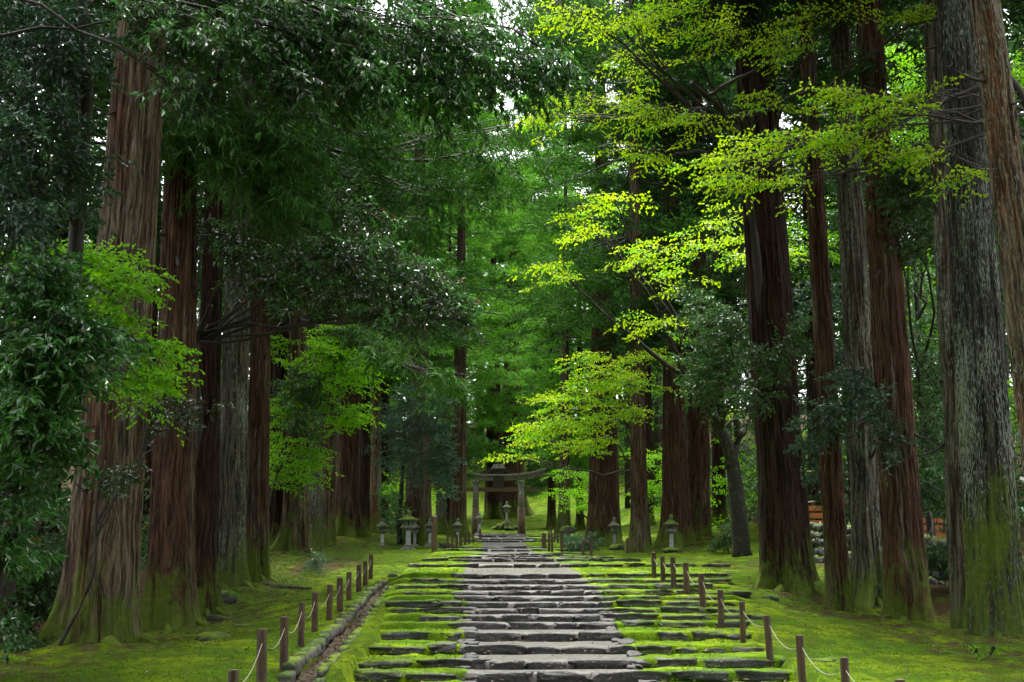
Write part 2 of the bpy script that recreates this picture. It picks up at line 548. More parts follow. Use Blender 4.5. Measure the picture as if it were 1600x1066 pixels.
RED, GREY = (0.084, 0.043, 0.024), (0.122, 0.097, 0.064)
M = {
    'bark_red': m_bark('bark_red_cedar', RED, GREY, 0.22),
    'bark_mid': m_bark('bark_weathered_cedar', (0.090, 0.047, 0.026), (0.142, 0.113, 0.074), 0.55),
    'bark_grey': m_bark('bark_grey_cedar', (0.080, 0.053, 0.032), (0.122, 0.112, 0.080), 0.75, 1.6, 0.35),
    'bark_lichen': m_bark('bark_dark_lichen_cedar', (0.050, 0.042, 0.034), (0.060, 0.060, 0.050), 0.5, 3.6, 1.2),
    'bark_tan': m_bark('bark_tan_cedar', (0.17, 0.080, 0.040), (0.16, 0.125, 0.08), 0.42, 1.2, 0.7),
    'bark_dark': m_bark('bark_dark_cedar', (0.042, 0.021, 0.012), (0.042, 0.033, 0.023), 0.25, 1.3),
    'bark_limb': m_wood('bark_of_limbs', (0.018, 0.014, 0.011), (0.05, 0.042, 0.033), 0.7),
    'bark_mossy': m_wood('bark_mossy_limbs', (0.010, 0.009, 0.007), (0.028, 0.024, 0.018), 0.9, True, 0.55),
    'ever': m_leaf('leaf_evergreen', (0.012, 0.040, 0.012), (0.060, 0.145, 0.026), 0.36, 0.5, 0.28, None, (0.16, 0.10, 0.02), 0.012),
    'ever_blue': m_leaf('leaf_evergreen_bluish', (0.014, 0.046, 0.022), (0.050, 0.125, 0.048), 0.32, 0.6, 0.2),
    'ever_fresh': m_leaf('leaf_evergreen_fresh', (0.028, 0.090, 0.022), (0.090, 0.24, 0.050), 0.28, 0.7, 0.3),
    'ever_olive': m_leaf('leaf_evergreen_olive', (0.016, 0.036, 0.010), (0.048, 0.088, 0.024), 0.22, 0.9, 0.2, None, (0.20, 0.09, 0.02), 0.02),
    'ever_grey': m_leaf('leaf_evergreen_greyish', (0.030, 0.075, 0.038), (0.085, 0.165, 0.090), 0.40, 0.5, 0.25),
    'maple_yellow': m_leaf('leaf_maple_yellow_green', (0.14, 0.27, 0.010), (0.37, 0.51, 0.022), 0.45, 0.3, 0.5),
    'maple_green': m_leaf('leaf_maple_bright_green', (0.090, 0.25, 0.010), (0.23, 0.48, 0.025), 0.45, 0.3, 0.5),
    'cedar': m_leaf('needles_cedar_dark', (0.014, 0.042, 0.011), (0.040, 0.100, 0.020), 0.7, 0.15, 0.2),
    'cedar_mid': m_leaf('needles_cedar_green', (0.022, 0.075, 0.014), (0.070, 0.175, 0.026), 0.7, 0.15, 0.25),
    'cedar_light': m_leaf('needles_cedar_light', (0.045, 0.14, 0.020), (0.130, 0.30, 0.036), 0.7, 0.15, 0.3),
    'fern': m_leaf('leaf_fern', (0.05, 0.11, 0.015), (0.12, 0.22, 0.03), 0.5, 0.4, 0.35, None, (0.14, 0.10, 0.04), 0.2),
    'ground': m_ground(),
    'tread': m_tread(),
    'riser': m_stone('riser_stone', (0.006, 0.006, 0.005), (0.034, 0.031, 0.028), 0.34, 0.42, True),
    'kerb': m_stone('kerb_stone', (0.05, 0.05, 0.04), (0.16, 0.155, 0.13), 0.35, 0.6),
    'wallstone': m_stone('wall_stone', (0.012, 0.013, 0.013), (0.055, 0.056, 0.055), 0.25, 0.45),
    'rock_moss': m_stone('rock_mossy', (0.02, 0.02, 0.018), (0.08, 0.08, 0.07), 0.65, 0.6),
    'granite': m_stone('lantern_granite', (0.34, 0.34, 0.34), (0.60, 0.60, 0.59), -0.6, 0.75, None, 1.0, 2.0),
    'lantern': m_stone('lantern_weathered_stone', (0.10, 0.10, 0.09), (0.28, 0.275, 0.25), 0.15, 0.8, None, 0.9, 2.0),
    'lantern_moss': m_stone('lantern_roof_moss', (0.06, 0.06, 0.05), (0.17, 0.165, 0.14), 0.75, 0.85, None, 1.1, 2.0),
    'torii': m_stone('torii_weathered', (0.07, 0.066, 0.056), (0.25, 0.235, 0.21), -0.35, 0.8, None, 0.8, 1.0),
    'torii_dark': m_wood('torii_dark_wood', (0.020, 0.016, 0.013), (0.06, 0.05, 0.04), 0.75),
    'torii_brown': m_wood('torii_brown_wood', (0.07, 0.04, 0.025), (0.17, 0.11, 0.07), 0.75, True, 0.2),
    'post': m_wood('fence_post_wood', (0.040, 0.021, 0.012), (0.110, 0.062, 0.036), 0.6, True, 0.15),
    'rope': m_plain('rope_fibre', (0.27, 0.24, 0.19), 0.8),
    'plank': m_wood('orange_planks', (0.30, 0.09, 0.015), (0.55, 0.20, 0.045), 0.55, False),
    'bamboo': m_wood('bamboo_pole', (0.22, 0.18, 0.10), (0.42, 0.36, 0.24), 0.5),
    'soil': m_soil(),
    'white': m_plain('white_enamel', (0.75, 0.75, 0.74), 0.4),
}

# ------------------------------------------------------------------ lie of the land
def zat(py, d):
    return CAMZ - (py - HORIZON) / F * d


_near = [(1041.6, 1054), (1023.8, 1034.8), (1003.7, 1013), (982.7, 994), (968.6, 976.4), (957, 965.5), (948, 953.7), (937.9, 945.3),
         (929, 935.6), (921, 927), (912.6, 918.6), (904, 909.7), (895, 901.6)]
STEPS = [(13.6, zat(1054, 18.0) - 0.20, zat(1054, 18.0) - 0.11), (16.4, zat(1054, 18.0) - 0.10, zat(1054, 18.0) - 0.01)]
_d = 18.0
for _i, (_t, _b) in enumerate(_near):
    STEPS.append((_d, zat(_b, _d), zat(_t, _d)))
    if _i < len(_near) - 1:
        _d = _d * (_t - HORIZON) / (_near[_i + 1][1] - HORIZON)
for _d, _b, _t in [(39.5, 885.3, 880.8), (43, 876.3, 873.2), (45.2, 873, 870.4), (47.4, 869.6, 867.4), (49.5, 866.6, 864.4), (54, 861, 858.8),
                   (60, 856.5, 854.6), (70, 847.2, 844.9), (74, 843.9, 841.8), (79, 840, 838.2), (85, 837.5, 835.8), (93, 836.2, 834.4)]:
    STEPS.append((_d, zat(_b, _d), zat(_t, _d)))
_sy = np.array([0.0] + [q for s in STEPS for q in (s[0] - 0.01, s[0] + 0.01)] + [108.0, 118.0])
_sz = np.array([STEPS[0][1] - 0.05] + [q for s in STEPS for q in (s[1], s[2])] + [zat(834, 108), zat(829, 118)])


def xc(Y):
    return 0.98 - 0.021 * np.asarray(Y, float)


def stair_left(Y):
    return np.interp(Y, [12, 18, 22, 33, 36, 45, 55, 75, 108], [-2.2, -2.25, -2.3, -2.75, -3.1, -3.3, -3.1, -3.0, -4.2])


def stair_right(Y):
    return np.interp(Y, [12, 18, 22, 26, 29, 33, 40, 44, 75, 108], [3.9, 4.0, 4.1, 4.6, 5.0, 5.5, 6.0, 3.2, 2.3, 2.2])


def gravel_half(Y):
    return np.interp(Y, [12, 18, 25, 33, 40, 50, 70, 85, 108], [1.2, 1.22, 1.35, 1.55, 1.6, 1.05, 1.15, 1.9, 2.6])


def stair_z(Y):
    return np.interp(Y, _sy, _sz)


_ctl = []
for a in [(165, 1035, 22.5), (275, 998, 26.5), (345, 965, 29), (370, 925, 34), (405, 915, 36), (437, 862, 52), (465, 868, 50), (493, 853, 58), (516, 854, 60),
          (545, 838, 70), (600, 859, 62), (642, 862, 60), (655, 858, 66), (680, 876, 54), (716, 861, 66), (421, 1064, 15), (454, 1036, 17), (479, 1004, 19.3),
          (499, 984, 21.4), (521, 967.5, 23.2), (537, 955, 25.2), (550, 940, 27.5), (565, 927, 30), (575, 918, 32.5), (583, 903, 35), (60, 1040, 20),
          (1305, 1082, 14.9), (1240, 1048, 17), (1192, 1022, 18.9), (1152, 991, 21), (1119, 969, 23), (1092, 952, 25.2), (1068, 938, 27), (1048, 921, 28.8),
          (1032, 912, 30.6), (1018, 903, 32.4), (1535, 1012, 23.5), (1405, 985, 27), (1300, 965, 28.5), (1222, 942, 30.5), (1155, 873, 44), (1065, 869, 56),
          (1047, 866, 53), (997, 868, 55), (958, 862, 63), (942, 857, 67), (905, 862, 60), (860, 828, 112), (800, 826, 112), (800, 800, 128), (740, 800, 128),
          (860, 795, 128), (800, 770, 142), (740, 828, 110), (900, 832, 100), (700, 845, 84), (900, 848, 78)]:
    _ctl.append(P(*a))
for _y in np.arange(13, 100, 3.2):
    _ctl.append([float(stair_left(_y)) - 0.35, _y, float(stair_z(_y)) - 0.02])
    if _y > 40 or _y < 23:
        _ctl.append([float(stair_right(_y)) + 0.35, _y, float(stair_z(_y)) - 0.03])
    else:
        _ctl.append([float(stair_right(_y)) + 0.35, _y, float(stair_z(_y)) - 0.05])
_ctl += [[-20, 0, 0.6], [-25, 30, 2.0], [-25, 60, 4.5], [-28, 100, 8.0], [22, 0, 0.6], [16, 34, 1.9], [26, 30, 3.0], [13, 42, 2.2], [14, 60, 4.2], [28, 60, 6.5],
         [28, 100, 9.5], [0, -20, 0.0], [-60, 50, 10], [60, 50, 12], [0, 180, 20], [-60, 180, 24], [60, 180, 26], [-40, -40, 2], [40, -40, 2], [4.5, 8, -0.05], [-3.5, 8, 0.15],
         [0, 4, 0.05], [12, 26, 0.35], [10.5, 20, 0.15], [9, 12, 0.1], [-9, 12, 0.3], [-13, 24, 0.7]]
_ctl = np.array(_ctl, float)
_K = np.linalg.norm((_ctl[:, None, :2] - _ctl[None, :, :2]), axis=-1)
_n = len(_ctl)
_A = np.zeros((_n + 3, _n + 3))
_A[:_n, :_n] = -_K + np.eye(_n) * 0.25
_A[:_n, _n] = 1
_A[:_n, _n + 1:] = _ctl[:, :2]
_A[_n:, :_n] = _A[:_n, _n:].T
_W = np.linalg.solve(_A, np.concatenate([_ctl[:, 2], [0, 0, 0]]))


def land(X, Y):
    X, Y = np.asarray(X, float), np.asarray(Y, float)
    sh = X.shape
    x, y = X.ravel(), Y.ravel()
    out = np.empty(len(x))
    for s in range(0, len(x), 8000):
        xx, yy = x[s:s + 8000, None], y[s:s + 8000, None]
        k = -np.sqrt((xx - _ctl[None, :, 0]) ** 2 + (yy - _ctl[None, :, 1]) ** 2)
        out[s:s + 8000] = k @ _W[:_n] + _W[_n] + _W[_n + 1] * xx[:, 0] + _W[_n + 2] * yy[:, 0]
    return out.reshape(sh)


def gz(x, y):
    return float(land(np.array([x]), np.array([y]))[0])


def in_stairs(X, Y):
    return (X > stair_left(Y)) & (X < stair_right(Y)) & (Y > 9) & (Y < 107)


GUT = np.array([[P(470, 1150, 13)[0] - 0.1, 13.0], [-2.72, 17.0], [-2.92, 25.0], [-3.12, 33.0]])


def gut_x(Y):
    return np.interp(Y, GUT[:, 1], GUT[:, 0])


def grow(a, b, step, k=1.16):
    r, s = [a], step
    while abs(r[-1] - a) < abs(b - a):
        s *= k
        r.append(r[-1] + (s if b > a else -s))
    return r[1:]


_xs = np.array(sorted(grow(-7.5, -700, 0.13) + list(np.arange(-7.5, 11, 0.13)) + grow(11, 700, 0.13)))
_ys = np.array(sorted(grow(9, -300, 0.25) + list(np.arange(9, 38, 0.15)) + list(np.arange(38, 125, 0.55)) + grow(125, 900, 0.55)))
GX, GY = np.meshgrid(_xs, _ys, indexing='ij')
_cx, _cy = np.clip(GX, -70, 70), np.clip(GY, -45, 190)
GZ = land(_cx, _cy)
_off = np.maximum(np.hypot(GX - _cx, GY - _cy), 0)
GZ = GZ - 0.02 * _off
_pp = np.stack([GX, GY, GX * 0], -1)
_dist = np.abs(GX - xc(GY))
GZ = GZ + 0.045 * fbm(_pp * 1.3, 3, 3) + 0.10 * vnoise(_pp * 0.35, 9) * np.clip((_dist - 3.5) / 4, 0, 1)
GZ = GZ + 0.03 * np.abs(vnoise(_pp * 4.0, 14)) * np.clip((40 - GY) / 10, 0, 1)
_ins = in_stairs(GX, GY)
GZ = np.where(_ins, np.minimum(GZ, stair_z(GY) - 0.16), GZ)
_g = np.abs(GX - gut_x(GY)) < 0.17
_g &= (GY > 12.5) & (GY < 33.2)
GZ = np.where(_g, GZ - 0.20, GZ)
_litter_shade = np.clip((_dist - 8.5) / 5.0, 0, 1) * 0.85 + 0.38 * np.clip((_dist - 4.2) / 2.5, 0, 1)  # litter, raised away from the path also to stand in for tree shade
_litter_shade = np.maximum(_litter_shade, 0.62 * np.exp(-((GX + 6.2) / 1.9) ** 2 - ((GY - 42) / 7.0) ** 2))
_litter_shade = np.where((GY > 42) & (GX > 0) & (GX < 12), np.minimum(_litter_shade, 0.25), _litter_shade)
_litter_shade = np.where(GY > 100, 0.28 + np.clip((np.abs(GX) - 12) / 10, 0, 1) * 0.6, _litter_shade)
_litter_shade = np.where(_g, 1.0, _litter_shade)
_litter_shade = np.maximum(_litter_shade, np.clip((GY - 150) / 20, 0, 1) * 0.8)
for _px, _dd, _w in [(170, 22.5, 0.65), (277, 26.5, 0.5), (330, 29, 0.35), (367, 34, 0.4), (407, 36, 0.4), (465, 50, 0.5), (1222, 30.5, 0.6), (1300, 28.5, 0.3), (1352, 30, 0.4),
                     (1405, 27, 0.45), (1540, 23.5, 0.6), (1054, 57, 0.7), (1088, 58, 0.6), (942, 67, 0.8), (997, 55, 0.4), (655, 67, 0.6)]:
    _q2 = ((GX - (_px - 800) / F * _dd) ** 2 + (GY - _dd) ** 2)
    GZ = GZ + 0.22 * _w / 0.5 * np.exp(-_q2 / (2.0 * _w) ** 2)
    _litter_shade = np.maximum(_litter_shade, 0.52 * np.exp(-_q2 / (3.4 * _w) ** 2))
_a, _b = GX.shape
_i, _j = np.meshgrid(np.arange(_a - 1), np.arange(_b - 1), indexing='ij')
_q = np.stack([_i * _b + _j, (_i + 1) * _b + _j, (_i + 1) * _b + _j + 1, _i * _b + _j + 1], -1).reshape(-1, 4)
ground = link('ground', build_mesh('ground', np.stack([GX, GY, GZ], -1).reshape(-1, 3), [_q], M['ground'], True, attrs={'litter': _litter_shade.ravel()}))
tag(ground, 'mossy forest floor with brown leaf litter under the cedars', kind='structure')


# ------------------------------------------------------------------ stones, shared shapes
def stone_mesh(name, mat, seed, n=4, power=4.0, rough=0.09):
    """A unit block (1 x 1 x 1, centred) with rounded corners and an uneven skin."""
    u = np.linspace(-1, 1, n + 1)
    V, Fq, idx = [], [], {}

    def vid(p):
        k = tuple(np.round(p, 5))
        if k not in idx:
            idx[k] = len(V)
            V.append(p)
        return idx[k]
    for ax in range(3):
        for s in (-1, 1):
            for i in range(n):
                for j in range(n):
                    qd = []
                    for (ii, jj) in ((i, j), (i + 1, j), (i + 1, j + 1), (i, j + 1)):
                        p = np.zeros(3)
                        p[ax] = s
                        p[(ax + 1) % 3] = u[ii]
                        p[(ax + 2) % 3] = u[jj]
                        qd.append(vid(p))
                    Fq.append(qd if s > 0 else qd[::-1])
    V = np.array(V)
    r = (np.abs(V) ** power).sum(1) ** (1 / power)
    V = V / r[:, None]
    V = V * (1 + rough * fbm(V * 1.6 + seed * 7.1, seed, 3)[:, None])
    V[:, 2] += 0.9 * rough * vnoise(np.stack([V[:, 0] * 2.2 + seed, V[:, 1] * 0.7, V[:, 2] * 0.4], -1), seed + 21)
    V = V + 0.5 * rough * np.stack([vnoise(V * 2.5 + 3 * k, seed + k) for k in range(3)], -1)
    V /= np.abs(V).max(0) * 2
    return build_mesh(name, V, [np.array(Fq)], mat, True)


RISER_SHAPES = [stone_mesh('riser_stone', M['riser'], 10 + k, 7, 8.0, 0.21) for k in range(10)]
KERB_SHAPES = [stone_mesh('kerb_stone', M['kerb'], 40 + k, 4, 7.0, 0.14) for k in range(5)]
WALL_SHAPES = [stone_mesh('wall_stone', M['wallstone'], 60 + k, 4, 4.5, 0.22) for k in range(7)]
ROCK_SHAPES = [stone_mesh('rock', M['rock_moss'], 80 + k, 6, 2.6, 0.20) for k in range(4)]

# ------------------------------------------------------------------ the stone stairway
stairs = thing('stone_stairway', 'long mossy stone stairway with gravel middle climbing to the gate', None)
tag(stairs, kind='structure')
SKEW = 0.03
rs = random.Random(5)
n_st = 0
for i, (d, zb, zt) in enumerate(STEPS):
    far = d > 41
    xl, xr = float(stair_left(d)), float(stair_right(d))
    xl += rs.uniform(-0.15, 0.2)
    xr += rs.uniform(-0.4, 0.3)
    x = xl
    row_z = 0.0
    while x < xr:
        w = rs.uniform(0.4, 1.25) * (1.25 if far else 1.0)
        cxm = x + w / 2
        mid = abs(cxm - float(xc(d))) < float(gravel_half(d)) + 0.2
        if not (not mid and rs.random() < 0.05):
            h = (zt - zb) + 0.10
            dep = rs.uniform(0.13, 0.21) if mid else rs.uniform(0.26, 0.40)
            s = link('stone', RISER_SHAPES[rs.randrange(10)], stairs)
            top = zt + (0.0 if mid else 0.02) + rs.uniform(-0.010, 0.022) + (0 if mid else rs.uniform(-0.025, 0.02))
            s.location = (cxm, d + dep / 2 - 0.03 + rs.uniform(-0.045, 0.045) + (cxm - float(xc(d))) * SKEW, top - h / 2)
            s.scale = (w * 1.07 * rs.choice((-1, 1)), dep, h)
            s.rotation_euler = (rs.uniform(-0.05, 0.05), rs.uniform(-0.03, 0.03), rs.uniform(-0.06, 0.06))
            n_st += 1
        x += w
# edge stones of the gravel strip at the near treads
for i in range(1, 8):
    d0, d1 = STEPS[i][0], STEPS[i + 1][0]
    for sx in (-1, 1):
        y = d0 + 0.45
        while y < d1 - 0.2:
            L = rs.uniform(0.3, 0.55)
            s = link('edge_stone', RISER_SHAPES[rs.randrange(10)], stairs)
            zz = STEPS[i][2] + (STEPS[i + 1][1] - STEPS[i][2]) * (y - d0) / (d1 - d0)
            hx = float(xc(y)) + sx * (float(gravel_half(y)) + rs.uniform(-0.05, 0.08))
            s.location = (hx, y + L / 2 + (hx - float(xc(y))) * SKEW, zz - 0.055 + rs.uniform(0, 0.02))
            s.scale = (rs.uniform(0.22, 0.38), L, 0.16)
            s.rotation_euler = (0, 0, rs.uniform(-0.2, 0.2))
            y += L
# treads
for i in range(len(STEPS)):
    d0, z0 = STEPS[i][0], STEPS[i][2]
    d1, z1 = (STEPS[i + 1][0], STEPS[i + 1][1]) if i + 1 < len(STEPS) else (109.0, zat(834, 109))
    a, b = d0 + 0.07, d1 + 0.16
    near = d0 < 38
    xa = min(float(stair_left(d0)), float(stair_left(d1))) - 0.25
    xb = max(float(stair_right(d0)), float(stair_right(d1))) + 0.25
    nx = max(10, int((xb - xa) / (0.085 if near else 0.2)))
    ny = max(5, int((b - a) / (0.09 if near else 0.35)))
    X, T = np.meshgrid(np.linspace(xa, xb, nx), np.linspace(0, 1, ny), indexing='ij')
    Y0 = a + (b - a) * T
    Y = Y0 + (X - xc(Y0)) * SKEW
    Z = z0 + (z1 - z0) * np.clip((Y0 - d0) / (d1 - d0), 0, 1)
    e = (np.abs(X - xc(Y0)) - gravel_half(Y0))
    g = 1 - np.clip((e + 0.28) / 0.56, 0, 1)
    pp = np.stack([X, Y, X * 0 + i * 3.1], -1)
    Z = Z + 0.010 * fbm(pp * 2.2, 21, 2) + (1 - g) * (0.004 + 0.032 * fbm(pp * 2.6, 31, 3) + 0.012 * vnoise(pp * 14, 37)) - 0.012 * g - 0.022 * np.clip((Y0 - d0 - 0.35) / 0.3, 0, 1)
    Z = Z - 0.03 * np.exp(-((Y0 - a) / 0.05)) - 0.02 * np.clip((Y0 - d1) / 0.1, 0, 1)
    Z = Z - 0.10 * np.clip((stair_left(Y0) + 0.0 - X) / 0.3, 0, 1) - 0.10 * np.clip((X - stair_right(Y0)) / 0.3, 0, 1)
    Y = np.concatenate([Y[:, :1] - 0.015, Y], 1)
    X = np.concatenate([X[:, :1], X], 1)
    Z = np.concatenate([Z[:, :1] - 0.28, Z], 1)
    g = np.concatenate([g[:, :1], g], 1)
    ny += 1
    ii, jj = np.meshgrid(np.arange(nx - 1), np.arange(ny - 1), indexing='ij')
    q = np.stack([ii * ny + jj, (ii + 1) * ny + jj, (ii + 1) * ny + jj + 1, ii * ny + jj + 1], -1).reshape(-1, 4)
    link('tread', build_mesh('tread', np.stack([X, Y, Z], -1).reshape(-1, 3), [q], M['tread'], True, attrs={'gravel': g.ravel()}), stairs)

# ------------------------------------------------------------------ gutter with mossy kerb stones
gut = thing('drain_channel', 'narrow earth gutter edged with mossy kerb stones beside the stairs', None)
tag(gut, kind='structure')
for side, off in ((-1, 0.23), (1, 0.20)):
    y = 12.8
    while y < 33.2:
        L = rs.uniform(0.35, 0.7)
        gx = float(gut_x(y + L / 2)) + side * (off + rs.uniform(-0.03, 0.03))
        s = link('kerb_stone', KERB_SHAPES[rs.randrange(5)], gut)
        s.location = (gx, y + L / 2, gz(gx, y + L / 2) - 0.05 + (0.03 if side < 0 else -0.025))
        s.scale = ((0.19 if side < 0 else 0.15) + rs.uniform(-0.02, 0.04), L * 1.06, 0.19)
        s.rotation_euler = (rs.uniform(-0.05, 0.05), rs.uniform(-0.06, 0.06), rs.uniform(-0.08, 0.08) + 0.022)
        y += L
mb = MB()
ysg = np.arange(12.6, 33.4, 0.3)
for sgn in (0,):
    V = []
    for y in ysg:
        for k in (-1, -0.5, 0, 0.5, 1):
            gx = float(gut_x(y)) + k * 0.16
            V.append([gx, y, gz(float(gut_x(y)), y) - 0.135 + 0.02 * math.sin(y * 7 + k * 3) * (1 - abs(k)) + 0.02 * abs(k)])
    q = []
    for a in range(len(ysg) - 1):
        for k in range(4):
            q.append([a * 5 + k, a * 5 + k + 1, (a + 1) * 5 + k + 1, (a + 1) * 5 + k])
    mb.add(V, f4=q)
mb.obj('channel_bed', M['soil'], gut, True)

# ------------------------------------------------------------------ growing things: shared makers
UP = np.array([0, 0, 1.0])


def leaf_faces(pos, axis, normal, length, width, fold=0.25):
    """Folded pointed leaves, two triangles each."""
    axis = nrm(axis)
    side = nrm(np.cross(normal, axis))
    nn = np.cross(axis, side)
    L, W = length[:, None], width[:, None]
    b = pos
    tip = pos + axis * L - nn * L * 0.12
    mid = pos + axis * L * 0.45
    l = mid + side * W * 0.5 + nn * W * fold
    r = mid - side * W * 0.5 + nn * W * fold
    V = np.stack([b, l, tip, r], 1).reshape(-1, 3)
    n = len(pos)
    o = np.arange(n)[:, None] * 4
    return V, np.concatenate([o + np.array([0, 2, 1]), o + np.array([0, 3, 2])], 1).reshape(-1, 3)


def fans(rng, starts, dirs, L, n_side=10, side_len=0.35, k=5, leaf=(0.09, 0.035), droop=0.2, spread=0.25, leaf_droop=0.3, flat=0.6, ang=0.85, jit=0.5):
    """Fan-shaped sprays: an axis with alternating side twigs that carry leaves. Returns leaf vertices, triangles and the axes."""
    Fn = len(starts)
    dirs = nrm(dirs)
    L = np.broadcast_to(L, (Fn,)) * rng.uniform(0.7, 1.3, Fn)
    side = nrm(np.cross(dirs, UP) + rng.normal(0, 0.05, (Fn, 3)))
    upn = nrm(np.cross(side, dirs))
    t = (np.arange(n_side) + 0.7) / n_side
    t = t[None, :] + rng.uniform(-0.4, 0.4, (Fn, n_side)) / n_side
    node = starts[:, None] + dirs[:, None] * (L[:, None] * t)[..., None] - UP * (droop * L[:, None] * t ** 2)[..., None]
    tan = nrm(dirs[:, None] - UP * (2 * droop * t)[..., None])
    sgn = np.where(np.arange(n_side) % 2 == 0, 1.0, -1.0)[None, :, None]
    sd_ = nrm(tan * math.cos(ang) + side[:, None] * sgn * math.sin(ang) + upn[:, None] * rng.normal(0, spread, (Fn, n_side, 1)))
    sl = side_len * (1.1 - 0.65 * t) * rng.uniform(0.6, 1.3, (Fn, n_side))
    s = (np.arange(k) + 0.6) / k
    s = s[None, None] + rng.uniform(-0.4, 0.4, (Fn, n_side, k)) / k
    pos = node[:, :, None] + sd_[:, :, None] * (sl[..., None] * s)[..., None] - UP * (0.25 * droop * sl[..., None] * s ** 2)[..., None]
    ax = sd_[:, :, None] * 0.9 + rng.normal(0, jit, pos.shape) - UP * leaf_droop
    nn = upn[:, None, None] * flat + rng.normal(0, 1 - flat + 0.15, pos.shape)
    pos, ax, nn = pos.reshape(-1, 3), ax.reshape(-1, 3), nn.reshape(-1, 3)
    n = len(pos)
    V, T = leaf_faces(pos, ax, nn, leaf[0] * rng.uniform(0.65, 1.3, n), leaf[1] * rng.uniform(0.7, 1.25, n))
    axes = [starts + dirs * (L * q)[:, None] - UP * (droop * L * q * q)[:, None] for q in (0, 0.35, 0.7, 1.0)]
    return V, T, np.stack(axes, 1)


def ribbons(lines, r0, r1):
    """Three-sided thin tubes for many polylines at once: lines (n, m, 3)."""
    n, m, _ = lines.shape
    t = nrm(np.gradient(lines, axis=1))
    a = nrm(np.cross(t, UP + np.array([0.01, 0.02, 0])))
    b = np.cross(t, a)
    rad = np.linspace(r0, r1, m)[None, :, None]
    V = np.stack([lines + a * rad, lines + (-0.5 * a + 0.87 * b) * rad, lines + (-0.5 * a - 0.87 * b) * rad], 2).reshape(-1, 3)
    o = (np.arange(n)[:, None, None] * m + np.arange(m - 1)[None, :, None]) * 3
    q = []
    for j in range(3):
        kx = (j + 1) % 3
        q.append(np.concatenate([o + j, o + kx, o + 3 + kx, o + 3 + j], -1).reshape(-1, 4))
    return V, np.concatenate(q)


def curve(p0, p1, lift, n=9, wob=0.0, rng=None):
    t = np.linspace(0, 1, n)[:, None]
    p0, p1 = np.asarray(p0, float), np.asarray(p1, float)
    c = p0 + (p1 - p0) * t + UP * lift * (4 * t * (1 - t))
    if wob and rng is not None:
        w = np.cumsum(rng.normal(0, wob, (n, 3)), 0)
        w -= t * w[-1]
        w -= w[0] * (1 - t)
        c = c + w
    return c


def trunk_mesh(name, r0, H, lean, na, nz, mat, seed, flare=1.0, bark=0.022, bend=0.0):
    u = np.linspace(0, 1, nz)
    z = -0.6 + (H + 0.6) * u ** 1.5
    th = np.linspace(0, 2 * math.pi, na + 1) + math.pi / 2
    Z, T = np.meshgrid(z, th, indexing='ij')
    cs, sn = np.cos(T), np.sin(T)
    zc = np.maximum(Z, 0)
    r = r0 * np.clip(1.06 - 0.031 * (Z - 2), 0.16, 1.2)
    lob = vnoise(np.stack([cs * 1.7 + seed, sn * 1.7, Z * 0.06], -1), seed)
    lob2 = vnoise(np.stack([cs * 3.6 + seed, sn * 3.6, Z * 0.09], -1), seed + 5)
    r = r * (1 + 0.10 * lob + 0.055 * lob2)
    fl = np.exp(-zc / (0.9 * r0 + 0.25))
    rootl = np.clip(vnoise(np.stack([cs * 2.4 + seed * 3, sn * 2.4, Z * 0.05], -1), seed + 9) * 0.9 + 0.45, 0.05, 1.4)
    fl2 = np.exp(-zc / 0.45)
    r = r + r0 * flare * (0.66 * fl + 0.75 * fl2 * np.clip(rootl - 0.25, 0, 2)) * rootl
    fz = 0.42
    q = np.stack([cs * r0 * 12.5 + seed, sn * r0 * 12.5, Z * fz], -1)
    warp = vnoise(q * np.array([0.4, 0.4, 1.2]), seed + 2)[..., None] * 0.6
    rd = 1 - 2.4 * np.abs(vnoise(q + warp, seed + 3)) ** 0.8
    rd2 = vnoise(q * np.array([2.6, 2.6, 2.2]) + warp, seed + 4)
    ridge = 0.7 * rd + 0.45 * rd2
    r = r + bark * ridge
    base_noise = 0.05 * r0 * vnoise(np.stack([cs * 5, sn * 5, Z * 1.5], -1), seed + 11) * np.exp(-zc / 1.2)
    r = r + base_noise
    lx = lean[0] * Z + bend * np.sin(Z / H * 3.0) * 0.5
    ly = lean[1] * Z
    V = np.stack([r * cs + lx, r * sn + ly, Z], -1).reshape(-1, 3)
    A, B = nz, na + 1
    i, j = np.meshgrid(np.arange(A - 1), np.arange(B - 1), indexing='ij')
    f = np.stack([i * B + j, (i) * B + j + 1, (i + 1) * B + j + 1, (i + 1) * B + j], -1).reshape(-1, 4)
    uv = np.stack([(T * r0), Z], -1).reshape(-1, 2)
    return build_mesh(name, V, [f], mat, True, uv=uv, attrs={'ridge': ridge.ravel(), 'hgt': zc.ravel()})


def set_mat(o, mat):
    o.material_slots[0].link = 'OBJECT'
    o.material_slots[0].material = mat
    return o


def tufts(rng, centres, out, size, n, strand=(0.40, 0.055)):
    """Brush-like clumps of cedar foliage: strands that radiate outward and up from each centre."""
    m = len(centres)
    u = nrm(rng.normal(0, 1, (m, n, 3)))
    u[..., 2] = np.abs(u[..., 2]) * 0.8 - 0.25
    u = nrm(u + out[:, None] * 0.55)
    rad = size[:, None, None] * rng.uniform(0.15, 0.75, (m, n, 1))
    pos = centres[:, None] + u * rad * np.array([1, 1, 0.62])
    ax = u + rng.normal(0, 0.28, u.shape) - UP * 0.1
    nn = nrm(rng.normal(0, 1, u.shape))
    s = rng.uniform(0.55, 1.25, m * n) * np.repeat(size, n)
    return leaf_faces(pos.reshape(-1, 3), ax.reshape(-1, 3), nn.reshape(-1, 3), strand[0] * s, strand[1] * rng.uniform(0.7, 1.3, m * n), 0.1)


